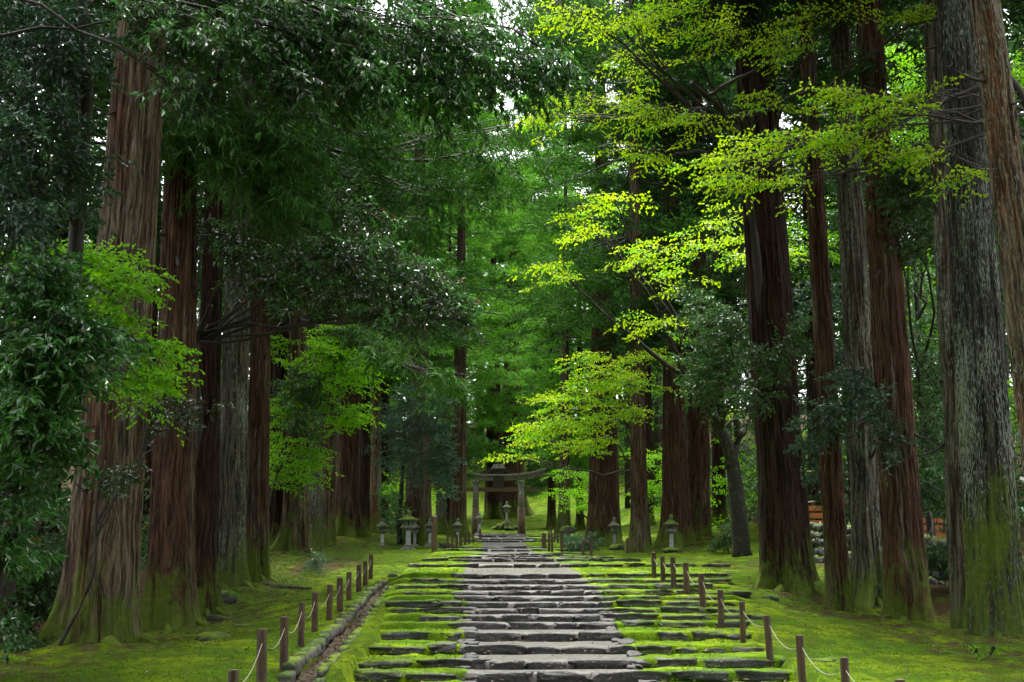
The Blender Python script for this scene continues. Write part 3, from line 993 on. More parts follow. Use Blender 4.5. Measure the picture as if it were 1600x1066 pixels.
# ---- cedar crowns: a few shapes shared by all cedars (built for a 32 m tree standing at the origin)
def cedar_crown(seed, h0, H, nb, Lmax, strand=(0.40, 0.055), n_side=8, k=4, nf=8, dead=0):
    rng = np.random.default_rng(seed)
    zz = h0 + (H - h0) * rng.uniform(0, 1, nb) ** 0.9
    az = np.arange(nb) * 2.399 + rng.uniform(-0.5, 0.5, nb)
    rel = (zz - h0) / (H - h0)
    Lb = (Lmax * (1 - rel) ** 0.75 * np.clip(0.55 + rel * 3.0, 0, 1) + 0.5) * rng.uniform(0.65, 1.25, nb)
    d = np.stack([np.cos(az), np.sin(az), rel * 0.7 - 0.15 + rng.normal(0, 0.12, nb)], -1)
    m = 7
    t = np.linspace(0, 1, m)
    rt = np.maximum(0.5 - 0.012 * zz, 0.1)
    base = np.stack([np.cos(az) * rt * 0.3, np.sin(az) * rt * 0.3, zz], -1)
    lines = base[:, None] + nrm(d)[:, None] * (Lb[:, None] * t)[..., None] + UP * (Lb[:, None] * (-0.30 * t ** 2 + 0.20 * t ** 4))[..., None]
    lines += np.cumsum(rng.normal(0, 0.05, lines.shape), 1) * Lb[:, None, None] * 0.15
    LV, LF = ribbons(lines, 0.055, 0.012)
    ft = (np.arange(nf)[None] + rng.uniform(0.2, 0.9, (nb, nf))) / nf * 0.72 + 0.30
    i0 = np.clip((ft * (m - 1)).astype(int), 0, m - 2)
    fr = ft * (m - 1) - i0
    bi = np.arange(nb)[:, None]
    st = lines[bi, i0] * (1 - fr[..., None]) + lines[bi, i0 + 1] * fr[..., None]
    tg = nrm(lines[bi, i0 + 1] - lines[bi, i0])
    sidev = nrm(np.cross(tg, UP))
    size = rng.uniform(0.55, 1.05, (nb, nf)) * (1.15 - 0.35 * ft)
    st = st + sidev * rng.normal(0, 0.45, (nb, nf, 1)) * (0.4 + ft[..., None]) - UP * rng.uniform(0, 0.3, (nb, nf, 1))
    V, T = tufts(rng, st.reshape(-1, 3), tg.reshape(-1, 3), size.ravel(), n_side * k * 2, strand)
    return (V, T), (LV, LF)


CEDAR = []
for sd_i, (h0, H, nb, Lm, ns, kk, nf) in enumerate([(12.0, 32, 90, 4.8, 8, 4, 7), (9.0, 30, 95, 4.6, 8, 4, 7), (14.5, 34, 85, 5.2, 8, 4, 7), (4.0, 20, 95, 3.2, 8, 4, 6)]):
    (V_, T_), (LV_, LF_) = cedar_crown(100 + sd_i, h0, H, nb, Lm, (0.40, 0.055), ns, kk, nf)
    CEDAR.append((build_mesh('crown', V_, [T_], M['cedar'], False), build_mesh('limbs', LV_, [LF_], M['bark_limb'], True)))

def roots(t, r0, X, Y, z0, seed, mat):
    """Buttress roots that leave the foot of the trunk and dive into the moss."""
    r = random.Random(seed + 1)
    n = r.randint(5, 6)
    for k in range(n):
        a = (k + r.uniform(-0.3, 0.3)) * 2 * math.pi / n
        L = r0 * r.uniform(1.2, 2.6) + 0.4
        m = 9
        pts, rad = [], []
        bend = r.uniform(-0.5, 0.5)
        for i in range(m):
            q = i / (m - 1)
            rr = r0 * 0.85 + L * q
            aa = a + bend * q * q
            x, y = rr * math.cos(aa), rr * math.sin(aa)
            g = gz(X + x, Y + y) - z0
            pts.append([x, y, g + (0.55 * r0 + 0.10) * (1 - q) ** 2.4 - 0.02 - 0.10 * q * q])
            rad.append(r0 * (0.26 * (1 - q) ** 1.1 + 0.05) * (1 + 0.15 * math.sin(q * 9 + k)))
        b = MB()
        b.tube(np.array(pts), np.array(rad), 12)
        me = b.mesh('root', M[mat], True)
        V = np.empty(len(me.vertices) * 3, np.float32)
        me.vertices.foreach_get('co', V)
        V = V.reshape(-1, 3)
        V += 0.05 * r0 * np.stack([vnoise(V * 5 + j * 3.3, seed + j) for j in range(3)], -1)
        me.vertices.foreach_set('co', V.ravel())
        uvl = me.uv_layers.new(name='UVMap')
        li = np.empty(len(me.loops), np.int32)
        me.loops.foreach_get('vertex_index', li)
        nv = m * 12
        uu = np.where(np.arange(len(V)) < nv, (np.arange(len(V)) % 12) * 0.05 * r0 * 2, 0)
        uv = np.stack([uu, np.linalg.norm(V[:, :2], axis=1)], -1)
        uvl.data.foreach_set('uv', uv[li].astype(np.float32).ravel())
        at_ = me.attributes.new('hgt', 'FLOAT', 'POINT')
        at_.data.foreach_set('value', np.maximum(V[:, 2] * 0.5 - 0.5, -0.6).astype(np.float32))
        link('root', me, t)


def stubs(t, r0, lean, seed):
    """Broken dead branch stubs on the lower trunk."""
    r = random.Random(seed)
    for _ in range(5):
        z = r.uniform(2.5, 12)
        a = r.uniform(math.pi, 2 * math.pi)
        rr = r0 * (1.06 - 0.031 * (z - 2)) * 0.9
        L = r.uniform(0.15, 0.9)
        p0 = np.array([rr * math.cos(a) + lean[0] * z, rr * math.sin(a), z])
        dv = np.array([math.cos(a), math.sin(a), r.uniform(-0.5, 0.3)])
        b = MB()
        b.tube(curve(p0, p0 + dv * L, -0.06, 5), np.linspace(r.uniform(0.02, 0.045), 0.008, 5), 6)
        b.obj('stub', M['bark_limb'], t, True)




def cedar(px, d, px_top, width, mat, label, crown=0, leaf='cedar', near=False, scale=1.0, flare=1.0, rz=0.0, base_xy=None, group=None, seed=None, crown_z=0.0):
    if base_xy is None:
        X = (px - 800.0) / F * d
        Y = d
    else:
        X, Y = base_xy
    z0 = gz(X, Y)
    r0 = width / 2.0 * d / F
    seed = int(px * 7 + d) if seed is None else seed
    top = P(px_top, 0, d)
    lean = ((top[0] - X) / (top[2] - z0), 0.0)
    t = thing('cedar_tree', label, 'tree', (X, Y, z0), 0.0, group)
    H = (32, 30, 34, 20)[crown] * scale
    na, nz = (210, 130) if near and width > 40 else (140, 110) if near else (64, 60) if width > 20 else (36, 40)
    link('trunk', trunk_mesh('trunk', r0, H * 0.97, lean, na, nz, M[mat], seed % 97, flare, 0.036 if near else 0.04, 0.12), t)
    if near:
        stubs(t, r0, lean, seed)
        roots(t, r0, X, Y, z0, seed, mat)
    c = link('crown', CEDAR[crown][0], t)
    l = link('limbs', CEDAR[crown][1], t)
    for o in (c, l):
        o.rotation_euler = (0, 0, rz if rz else (seed % 63) / 10.0)
        o.scale = (scale, scale, scale)
        # the crown follows the lean of its trunk
        hz = H * 0.6
        o.location = (lean[0] * hz, 0, crown_z)
    set_mat(c, M[leaf])
    return t


def spray_crown(name, rng, ells, n_per, kind, mat, parent, dirbias=None, twig_mat=None, twig_frac=1.0):
    """ells: (centre, radii) volumes that the sprays fill. One mesh of leaves, one of twigs."""
    S, D = [], []
    for (c, r), n in zip(ells, n_per):
        q = nrm(rng.normal(0, 1, (n, 3))) * (rng.uniform(0, 1, (n, 1)) ** 0.45)
        S.append(c + q * r)
        o = q * np.array([1, 1, kind.get('vert', 0.3)]) + rng.normal(0, 0.35, (n, 3)) * np.array([1, 1, kind.get('vert', 0.3)])
        if dirbias is not None:
            o = o + np.array(dirbias)
        D.append(o)
    S, D = np.concatenate(S), np.concatenate(D)
    kk = {k: v for k, v in kind.items() if k not in ('vert',)}
    L = kk.pop('L')
    V, T, ax = fans(rng, S - nrm(D) * L * 0.4, D, L, **kk)
    link(name, build_mesh(name, V, [T], mat, False), parent)
    keep = rng.random(len(ax)) < twig_frac
    TV, TF = ribbons(ax[keep], 0.006, 0.0025)
    tag(link('twigs', build_mesh('twigs', TV, [TF], twig_mat or M['bark_limb'], True), parent), kind='stuff')
    return S


EVER = dict(L=0.55, n_side=9, side_len=0.26, k=5, leaf=(0.095, 0.034), droop=0.25, spread=0.45, leaf_droop=0.35, flat=0.45, vert=0.5)
EVER_BIG = dict(L=0.6, n_side=8, side_len=0.24, k=5, leaf=(0.135, 0.046), droop=0.45, spread=0.5, leaf_droop=0.75, flat=0.45, vert=0.4)
EVER_FAR = dict(L=0.8, n_side=9, side_len=0.4, k=5, leaf=(0.15, 0.06), droop=0.25, spread=0.5, leaf_droop=0.3, flat=0.5, vert=0.6)
MAPLE = dict(L=0.95, n_side=10, side_len=0.46, k=6, leaf=(0.066, 0.050), droop=0.14, spread=0.20, leaf_droop=0.3, flat=0.65, vert=0.16)
MAPLE_FAR = dict(L=1.35, n_side=10, side_len=0.7, k=5, leaf=(0.105, 0.082), droop=0.18, spread=0.22, leaf_droop=0.3, flat=0.65, vert=0.16)
DROOP = dict(L=1.0, n_side=12, side_len=0.42, k=6, leaf=(0.30, 0.022), droop=0.55, spread=0.5, leaf_droop=0.9, flat=0.2, vert=0.5)


def E(px, py, d, rx, ry, depth):
    """Ellipsoid of foliage seen at (px, py), rx/ry half sizes in photograph pixels, depth half thickness in metres."""
    return P(px, py, d), np.array([rx * d / F, depth, ry * d / F])


def broadleaf(name, label, cat, base, trunk_pts, r, ells, n_per, kind, leaf, seed, bark='bark_limb', limb_from=0.55, lift=0.4, dirbias=None, group=None, sub=0.5, limb_r=0.05, leaf2=None, arms=()):
    """A broadleaved tree: curved trunk through trunk_pts (world), limbs to every volume of foliage, sprays of leaves."""
    rng = np.random.default_rng(seed)
    base = np.array([base[0], base[1], gz(base[0], base[1]) - 0.1])
    t = thing(name, label, cat, base, 0.0, group)
    pts = [base] + [np.array(p, float) for p in trunk_pts]
    # smooth path
    tt = np.linspace(0, len(pts) - 1, 6 * (len(pts) - 1) + 1)
    path = np.stack([np.interp(tt, range(len(pts)), [p[k] for p in pts]) for k in range(3)], -1)
    for _ in range(3):
        path[1:-1] = 0.25 * path[:-2] + 0.5 * path[1:-1] + 0.25 * path[2:]
    mb = MB()
    rad = np.linspace(r, r * 0.45, len(path))
    rad[0] *= 1.35
    mb.tube(path - base, rad, 10)
    for pl, ra, rb_ in arms:
        pl = np.array(pl, float)
        mb.tube(pl - base, np.linspace(ra, rb_, len(pl)), 9)
    mb.obj('trunk', M[bark], t, True)
    lb = MB()
    for (c, rr) in ells:
        w = np.linalg.norm(path - c, axis=1) - path[:, 2] * 0.15
        lo = int(limb_from * len(path))
        a = lo + int(np.argmin(w[lo:]))
        a = max(lo, a - 2 - int(rng.integers(0, 9)))
        p0 = path[a]
        ln = np.linalg.norm(c - p0)
        cv = curve(p0, c, lift * rng.uniform(-1.0, 1.6) * min(1.0, ln / 4), 10, 0.05 * ln / 5 + 0.02, rng)
        lb.tube(cv - base, np.linspace(min(limb_r, rad[a]) * min(1.0, 0.4 + ln / 5), 0.012, len(cv)), 6)
        ns = int(sub * 10)
        for _ in range(ns):
            q = nrm(rng.normal(0, 1, 3)) * rng.uniform(0.5, 0.95)
            e = c + q * rr
            b0 = cv[rng.integers(5, 10)]
            lb.tube(curve(b0, e, 0.05, 6, 0.03, rng) - base, np.linspace(0.016, 0.005, 6), 4, False)
    if lb.n:
        lb.obj('limbs', M[bark], t, True)
    loc = [(c - base, rr) for c, rr in ells]
    spray_crown('crown', rng, loc, n_per, kind, M[leaf], t, dirbias)
    if leaf2:
        spray_crown('young_leaves', rng, [(c, rr * 1.05) for c, rr in loc], [max(1, int(n * leaf2[1])) for n in n_per], kind, M[leaf2[0]], t, dirbias)
    return t


# ------------------------------------------------------------------ the cedars that line the path
cedar(170, 22.5, 221, 98, 'bark_mid', 'massive cedar beside the left rope fence, reddish bark with pale strips, mossy foot', 0, near=True, flare=0.75)
cedar(277, 26.5, 285, 62, 'bark_red', 'thick red-brown cedar just behind the massive left cedar, moss patch on its foot', 2, near=True, flare=0.8)
cedar(330, 29, 336, 34, 'bark_dark', 'narrow dark cedar squeezed behind the thick red-brown left cedar, with long mossy root', 0, near=True, flare=1.4)
cedar(367, 34, 380, 42, 'bark_grey', 'grey barked cedar standing against a red one, left of the path', 2, near=True, flare=0.6)
cedar(407, 36, 412, 32, 'bark_red', 'red barked cedar standing against the grey one, left of the path', 1, near=True, flare=0.8)
cedar(437, 51, 447, 26, 'bark_dark', 'slim dark cedar under bright maple leaves, left of a mossy footed cedar', 1)
cedar(465, 50, 470, 34, 'bark_mid', 'cedar with wide mossy roots behind the left fern bank', 0, flare=1.3)
cedar(494, 57, 500, 22, 'bark_grey', 'slender grey cedar behind the left fern bank', 1)
cedar(516, 60, 522, 19, 'bark_mid', 'slender brown cedar next to the slender grey one on the left bank', 1)
cedar(545, 70, 552, 36, 'bark_red', 'broad red cedar far back on the left bank below bright maple', 1)
cedar(571, 75, 573, 18, 'bark_dark', 'thin dark cedar just right of the broad red far left cedar', 1)
cedar(589, 78, 592, 15, 'bark_tan', 'thin pale cedar behind the leftmost stone lantern', 1, 'cedar_light')
cedar(655, 67, 655, 36, 'bark_mid', 'cedar rising directly behind the large mossy roofed stone lantern', 1, 'cedar_mid', flare=0.7, scale=1.25)
cedar(717, 77, 722, 24, 'bark_mid', 'red-grey cedar hiding the left end of the stone gate', 1, 'cedar_light', flare=0.6, scale=1.25)
cedar(690, 90, 690, 14, 'bark_grey', 'thin grey cedar left of the gate, behind the lantern row', 3, 'cedar_mid')
cedar(772, 122, 768, 28, 'bark_dark', 'dark leaning cedar behind the middle of the gate', 1, 'cedar_light', scale=1.15)
cedar(798, 124, 802, 40, 'bark_red', 'broad red cedar behind the gate and its central lantern', 1, 'cedar_light', scale=1.2)
cedar(861, 112, 862, 12, 'bark_dark', 'straight dark cedar just right of the gate', 3, 'cedar_mid')
cedar(942, 67, 936, 46, 'bark_red', 'wide red cedar right of the path behind a grey stone lantern', 1, 'cedar_mid', flare=0.7, scale=1.25)
cedar(997, 55, 984, 24, 'bark_mid', 'slim brown cedar between the two right-hand stone lanterns', 1, 'cedar_mid', scale=1.25)
cedar(1054, 57, 1040, 40, 'bark_red', 'red cedar with mossy roots behind the moss roofed lantern', 1, 'cedar', flare=1.2)
cedar(1088, 58.3, 1086, 32, 'bark_red', 'right-hand twin of the red cedar behind the moss roofed lantern', 1, 'cedar', flare=1.2)
cedar(1222, 30.5, 1160, 62, 'bark_dark', 'huge dark red cedar at the right end of the stone steps', 2, near=True, flare=0.8)
cedar(1238, 33.5, 1186, 40, 'bark_dark', 'blackish cedar close behind the huge dark red one', 0, near=False)
cedar(1300, 28.5, 1252, 32, 'bark_red', 'slimmest red cedar on the right, standing alone before the stone wall', 2, near=True, flare=0.5)
cedar(1352, 30.0, 1306, 46, 'bark_grey', 'tall grey cedar half hidden behind a red one on the right', 2, near=True, flare=0.8)
cedar(1405, 27, 1352, 56, 'bark_red', 'red cedar in front of the grey one, right of the path', 2, near=True, flare=0.6)
cedar(1492, 25.2, 1451, 34, 'bark_grey', 'narrow grey cedar joined to the left of the lichen covered giant', 0, near=True, flare=0.6)
cedar(1540, 23.5, 1489, 74, 'bark_lichen', 'giant cedar speckled with pale lichen, wide mossy foot, right of the path', 2, near=True, flare=0.85)
cedar(1648, 19.5, 1534, 58, 'bark_tan', 'leaning tan cedar with white flecks at the right edge of view', 2, near=True, flare=0.5)

# ------------------------------------------------------------------ broadleaved trees near the camera
def at(px, py, d):
    return tuple(P(px, py, d))


# evergreen at the left edge
broadleaf('evergreen_tree', 'glossy dark evergreen filling the left edge in front of the massive cedar', 'tree', (-8.2, 19.2),
          [at(60, 800, 19), at(110, 500, 18.6), at(128, 250, 18.4), at(140, 90, 18.2), at(118, -60, 18)], 0.16,
          [E(30, 60, 17.5, 90, 70, 0.9), E(110, 110, 18, 60, 80, 0.7), E(40, 190, 17, 85, 75, 0.9), E(105, 270, 17.6, 60, 60, 0.7), E(30, 330, 17, 80, 60, 0.9),
           E(80, 20, 18, 110, 40, 1.0), E(-40, 250, 17, 60, 200, 1.2)],
          [40, 32, 44, 30, 36, 30, 34], dict(EVER, leaf=(0.125, 0.045), L=0.7, side_len=0.32), 'ever_blue', 11, limb_from=0.35)
broadleaf('evergreen_shrub', 'tall leafy evergreen shrub at the lower left edge, under the maple spray', 'shrub', (-7.3, 17.2),
          [at(10, 880, 17), at(30, 700, 16.8), at(60, 560, 16.6)], 0.08,
          [E(40, 440, 16.5, 75, 45, 0.6), E(90, 520, 16.3, 85, 60, 0.7), E(40, 580, 16.2, 75, 60, 0.8), E(60, 660, 16.4, 65, 55, 0.8), E(30, 750, 16.6, 55, 70, 0.8),
           E(-10, 840, 16.8, 45, 60, 0.8), E(-30, 920, 17.2, 30, 50, 0.6)],
          [34, 42, 38, 30, 22, 15, 8], dict(EVER, leaf=(0.14, 0.055), L=0.7, side_len=0.32), 'ever_fresh', 12, limb_from=0.2, leaf2=('ever', 0.5))
broadleaf('maple_tree', 'bright green maple spray crossing in front of the massive left cedar', 'tree', (-9.4, 21.5),
          [at(-60, 700, 21), at(-10, 500, 20.6), at(30, 410, 20.4)], 0.09,
          [E(60, 395, 20, 55, 22, 0.4), E(125, 400, 20, 55, 25, 0.4), E(185, 440, 19.8, 40, 30, 0.35), E(170, 500, 19.8, 45, 28, 0.35), E(215, 540, 19.6, 30, 35, 0.3),
           E(215, 600, 19.6, 32, 30, 0.3), E(245, 590, 19.6, 20, 20, 0.3), E(90, 450, 20, 40, 20, 0.4)],
          [26, 30, 24, 20, 18, 16, 8, 12], MAPLE, 'maple_green', 13, limb_from=0.6, dirbias=(0.5, -0.2, -0.1))
broadleaf('evergreen_sapling', 'thin olive leaved sapling whose twigs cross the two big left cedars', 'tree', (-7.9, 21.8),
          [at(150, 900, 21.5), at(150, 780, 21.3), at(165, 720, 21.2)], 0.035,
          [E(205, 735, 21, 40, 14, 0.3), E(250, 640, 21, 35, 28, 0.3), E(300, 640, 21.2, 35, 18, 0.3), E(170, 755, 21, 25, 12, 0.3)],
          [9, 10, 9, 5], dict(EVER, L=0.4), 'ever_olive', 14, limb_from=0.5, limb_r=0.02)
# large leaved canopy that hangs in from above
broadleaf('evergreen_tree', 'big leaved evergreen canopy hanging in from the top left over the path', 'tree', (-10.5, 15.5),
          [at(-420, 500, 15.5), at(-250, 100, 16), at(-20, -160, 17), at(250, -200, 17.5)], 0.24,
          [E(250, 30, 17.2, 60, 40, 0.6), E(330, 60, 17, 75, 55, 0.7), E(430, 45, 17.4, 80, 60, 0.8), E(540, 40, 17.6, 90, 65, 0.8), E(640, 60, 17.8, 85, 65, 0.8), E(740, 80, 18, 75, 60, 0.8),
           E(820, 105, 18, 60, 40, 0.6), E(690, 140, 17.8, 70, 32, 0.6), E(580, 120, 17.2, 70, 40, 0.6), E(450, 130, 17.2, 60, 35, 0.6), E(300, 150, 17, 45, 40, 0.5), E(870, 90, 18, 25, 30, 0.4),
           E(450, -40, 17.4, 300, 40, 1.0)],
          [16, 22, 27, 32, 32, 28, 20, 19, 19, 15, 10, 7, 34], EVER_BIG, 'ever', 15, limb_from=0.55, lift=-0.1, dirbias=(0.5, -0.1, -0.2), leaf2=('ever_fresh', 0.8), limb_r=0.035)
# drooping low cedar boughs of the left row
tb = thing('cedar_bough', 'soft drooping dark green cedar boughs hanging between the left trunks', 'branch', (float(P(285, 0, 27)[0]), 27.0, 7.5))
_r = np.random.default_rng(16)
_el = [E(300, 190, 25.5, 70, 40, 0.8), E(400, 195, 26, 75, 45, 0.8), E(455, 240, 26, 45, 50, 0.7), E(370, 250, 25.6, 60, 35, 0.6), E(240, 190, 25, 35, 25, 0.5), E(430, 300, 26, 35, 30, 0.5), E(500, 190, 27, 50, 40, 0.8)]
_o = np.array(tb.location)
spray_crown('foliage', _r, [(c - _o, r) for c, r in _el], [26, 28, 22, 18, 10, 10, 16], DROOP, M['cedar_mid'], tb)
lb = MB()
for c, r in _el:
    lb.tube(curve(P(278, 230, 26.6), c, 0.35, 9, 0.05, _r) - _o, np.linspace(0.045, 0.012, 9), 5)
lb.obj('limbs', M['bark_limb'], tb, True)
# evergreen arching from between the left cedars
broadleaf('evergreen_tree', 'olive evergreen arching over the left fence with dark bare boughs below its leaves', 'tree', (-8.4, 29.5),
          [at(318, 700, 29), at(300, 540, 28), at(330, 478, 27)], 0.12,
          [E(300, 350, 28, 50, 30, 0.7), E(420, 420, 27, 70, 38, 0.8), E(500, 395, 27, 70, 42, 0.8), E(580, 400, 27, 60, 45, 0.8), E(640, 440, 27, 55, 40, 0.7), E(695, 465, 27, 35, 25, 0.6),
           E(560, 460, 27, 80, 30, 0.7), E(470, 455, 27, 70, 25, 0.7), E(650, 500, 27, 60, 22, 0.6), E(720, 500, 27, 28, 14, 0.4), E(360, 380, 27.5, 50, 30, 0.6), E(540, 330, 27.5, 60, 30, 0.7)],
          [14, 30, 34, 32, 28, 14, 22, 18, 16, 7, 14, 12], dict(EVER, leaf=(0.125, 0.045), L=0.75, side_len=0.34), 'ever_olive', 17, limb_from=0.7, lift=-0.25, dirbias=(0.45, 0, 0.0), limb_r=0.034, leaf2=('ever_fresh', 0.45))
# dark lace of bare cedar limbs in the upper middle with thin foliage
def bough(label, root, els, n_per, kind, leaf, seed, lift, sub=0, r=0.06):
    rng = np.random.default_rng(seed)
    t = thing('cedar_bough', label, 'branch', root)
    o = np.array(t.location)
    lb = MB()
    for c, rr in els:
        cv = curve(np.array(root) + rng.normal(0, 0.15, 3) + UP * rng.uniform(-0.3, 0.6), c, lift, 11, 0.07, rng)
        lb.tube(cv - o, np.linspace(r, 0.012, 11), 5)
        for _ in range(sub):
            e = c + nrm(rng.normal(0, 1, 3)) * rng.uniform(0.5, 1.0) * rr
            lb.tube(curve(cv[rng.integers(4, 10)], e, -0.15, 7, 0.04, rng) - o, np.linspace(0.02, 0.006, 7), 4, False)
    lb.obj('limbs', M['bark_limb'], t, True)
    spray_crown('foliage', rng, [(c - o, rr) for c, rr in els], n_per, kind, M[leaf], t, (0.5, 0, -0.2))
    return t


bough('dark lacy cedar boughs sweeping over the path from the left row', at(414, 200, 36),
      [E(600, 190, 36, 70, 35, 1.2), E(700, 200, 36, 70, 40, 1.2), E(770, 230, 36, 60, 45, 1.2), E(640, 280, 36, 70, 40, 1.2), E(730, 300, 37, 60, 40, 1.2), E(560, 260, 36, 70, 50, 1.2),
       E(560, 330, 36, 70, 40, 1.2), E(660, 350, 37, 60, 40, 1.0), E(820, 190, 38, 50, 50, 1.2), E(500, 250, 36, 50, 60, 1.0)],
      [14, 14, 12, 14, 14, 22, 20, 14, 12, 18], dict(DROOP, leaf=(0.30, 0.035), L=1.1, leaf_droop=0.6), 'cedar_mid', 18, -0.55, 9, 0.075)
bough('cedar bough reaching down toward the rounded grey-green evergreen', at(470, 480, 50),
      [E(620, 545, 44, 55, 25, 1.0), E(690, 590, 44, 45, 22, 1.0), E(560, 520, 46, 50, 25, 1.0)], [14, 12, 12], dict(DROOP, leaf=(0.34, 0.04), L=1.2, leaf_droop=0.6), 'cedar_mid', 28, -0.2, 5, 0.07)

bough('pale green cedar boughs closing the gap of sky over the path', at(975, -120, 50),
      [E(905, 10, 48, 50, 35, 1.4), E(850, 20, 48, 50, 35, 1.4), E(870, 75, 48, 45, 35, 1.2), E(905, 120, 48, 35, 40, 1.2), E(800, -10, 48, 50, 30, 1.2), E(825, 35, 46, 35, 30, 1.0), E(840, 130, 50, 30, 30, 1.0), E(960, 60, 48, 50, 50, 1.2)],
      [18, 18, 13, 11, 14, 10, 6, 14], dict(DROOP, leaf=(0.34, 0.045), L=1.3, leaf_droop=0.7), 'cedar_mid', 29, -0.3, 5, 0.07)

# maples of the left bank
broadleaf('maple_tree', 'glowing lime green maple between the far left cedars', 'tree', (-10.6, 52),
          [at(440, 760, 52), at(455, 640, 51.5), at(480, 560, 51)], 0.12,
          [E(520, 550, 47, 45, 22, 1.0), E(550, 585, 47, 30, 30, 0.8), E(480, 590, 48, 40, 30, 1.0), E(450, 640, 48, 40, 40, 1.0), E(470, 705, 47.5, 32, 32, 0.8), E(450, 740, 49, 30, 25, 0.8),
           E(540, 640, 48, 28, 30, 0.8), E(530, 655, 47.5, 26, 8, 0.6), E(430, 540, 50, 22, 30, 0.8), E(430, 700, 50, 25, 50, 0.8), E(505, 525, 47, 20, 20, 0.6)],
          [34, 24, 30, 34, 30, 18, 18, 8, 12, 18, 12], MAPLE_FAR, 'maple_green', 19, limb_from=0.3, dirbias=(0.4, -0.2, 0))
broadleaf('evergreen_tree', 'small dark evergreen under the lime green maple on the left bank', 'tree', (-10.2, 49),
          [at(430, 760, 49), at(450, 650, 48)], 0.08,
          [E(455, 600, 47, 26, 40, 0.8), E(470, 650, 46.5, 30, 40, 0.8), E(490, 610, 47, 22, 30, 0.8)], [20, 26, 14], EVER_FAR, 'ever', 20)
broadleaf('evergreen_tree', 'rounded grey-green evergreen over the row of left stone lanterns', 'tree', (-5.95, 66.5),
          [at(625, 800, 66), at(630, 720, 65), at(645, 660, 64)], 0.16,
          [E(640, 640, 62, 45, 40, 1.6), E(680, 640, 62, 28, 45, 1.4), E(615, 690, 62, 34, 45, 1.4), E(655, 720, 62, 40, 36, 1.4), E(690, 700, 62, 20, 50, 1.2), E(700, 750, 62, 16, 35, 1.0)],
          [70, 50, 50, 50, 30, 18], EVER_FAR, 'ever_grey', 21)
broadleaf('evergreen_shrub', 'leafy dark green shrub between the left stone lanterns', 'shrub', (-6.0, 66.5), [at(622, 815, 66.5)], 0.05,
          [E(618, 810, 66, 20, 40, 1.0), E(612, 770, 67, 18, 25, 1.0)], [34, 16], EVER_FAR, 'ever_fresh', 22)
broadleaf('maple_tree', 'small bright green maple behind the left stone lanterns', 'tree', (-6.6, 80), [at(632, 790, 80), at(630, 765, 80)], 0.07,
          [E(618, 760, 80, 22, 16, 1.2), E(650, 770, 79, 26, 12, 1.0)], [22, 16], MAPLE_FAR, 'maple_green', 23)

# maples and evergreens on the right
broadleaf('maple_tree', 'yellow-green maple whose layered sprays cross the upper right trunks', 'tree', (10.4, 22.5),
          [at(1690, 700, 22), at(1660, 300, 22.5), at(1600, 150, 23), at(1560, 100, 23)], 0.13,
          [E(1440, 150, 22, 45, 14, 0.5), E(1340, 145, 22, 60, 14, 0.5), E(1390, 175, 21.6, 50, 12, 0.5), E(1440, 235, 21.6, 45, 14, 0.5), E(1360, 222, 21.8, 70, 16, 0.6), E(1280, 218, 22, 60, 16, 0.6),
           E(1205, 225, 22, 60, 20, 0.6), E(1130, 255, 22.4, 55, 18, 0.6), E(1220, 290, 22, 50, 14, 0.5), E(1500, 275, 21.6, 35, 10, 0.4), E(1180, 270, 22, 60, 18, 0.5)],
          [5, 10, 8, 7, 10, 9, 9, 7, 6, 5, 6], MAPLE, 'maple_yellow', 24, leaf2=('maple_green', 0.25), limb_from=0.5, lift=0.15, dirbias=(-0.6, -0.1, -0.05), limb_r=0.035)
broadleaf('maple_tree', 'tall yellow-green maple spreading along the top right of the view', 'tree', (6.6, 31),
          [at(1195, 700, 31), at(1185, 400, 30), at(1150, 190, 28.5), at(1080, 130, 27)], 0.14,
          [E(960, 25, 26, 70, 22, 0.7), E(1060, 20, 26, 70, 22, 0.7), E(1150, 45, 25.6, 80, 20, 0.7), E(1240, 70, 25, 50, 16, 0.6), E(910, 160, 26, 55, 18, 0.6), E(1000, 170, 26, 70, 20, 0.7), E(850, 185, 26, 35, 10, 0.5),
           E(1070, 190, 26, 60, 18, 0.7), E(1010, 100, 28, 70, 25, 0.8), E(1180, 160, 26, 50, 12, 0.6), E(1000, 240, 27, 60, 16, 0.7), E(900, 20, 26, 40, 18, 0.5), E(1300, 20, 25, 60, 14, 0.6), E(1440, 25, 24, 60, 8, 0.5)],
          [13, 13, 15, 9, 11, 13, 6, 9, 9, 6, 8, 7, 8, 6], MAPLE, 'maple_yellow', 25, leaf2=('maple_green', 0.25), limb_from=0.6, lift=0.2, dirbias=(-0.5, -0.1, -0.05), limb_r=0.06, sub=0.9)
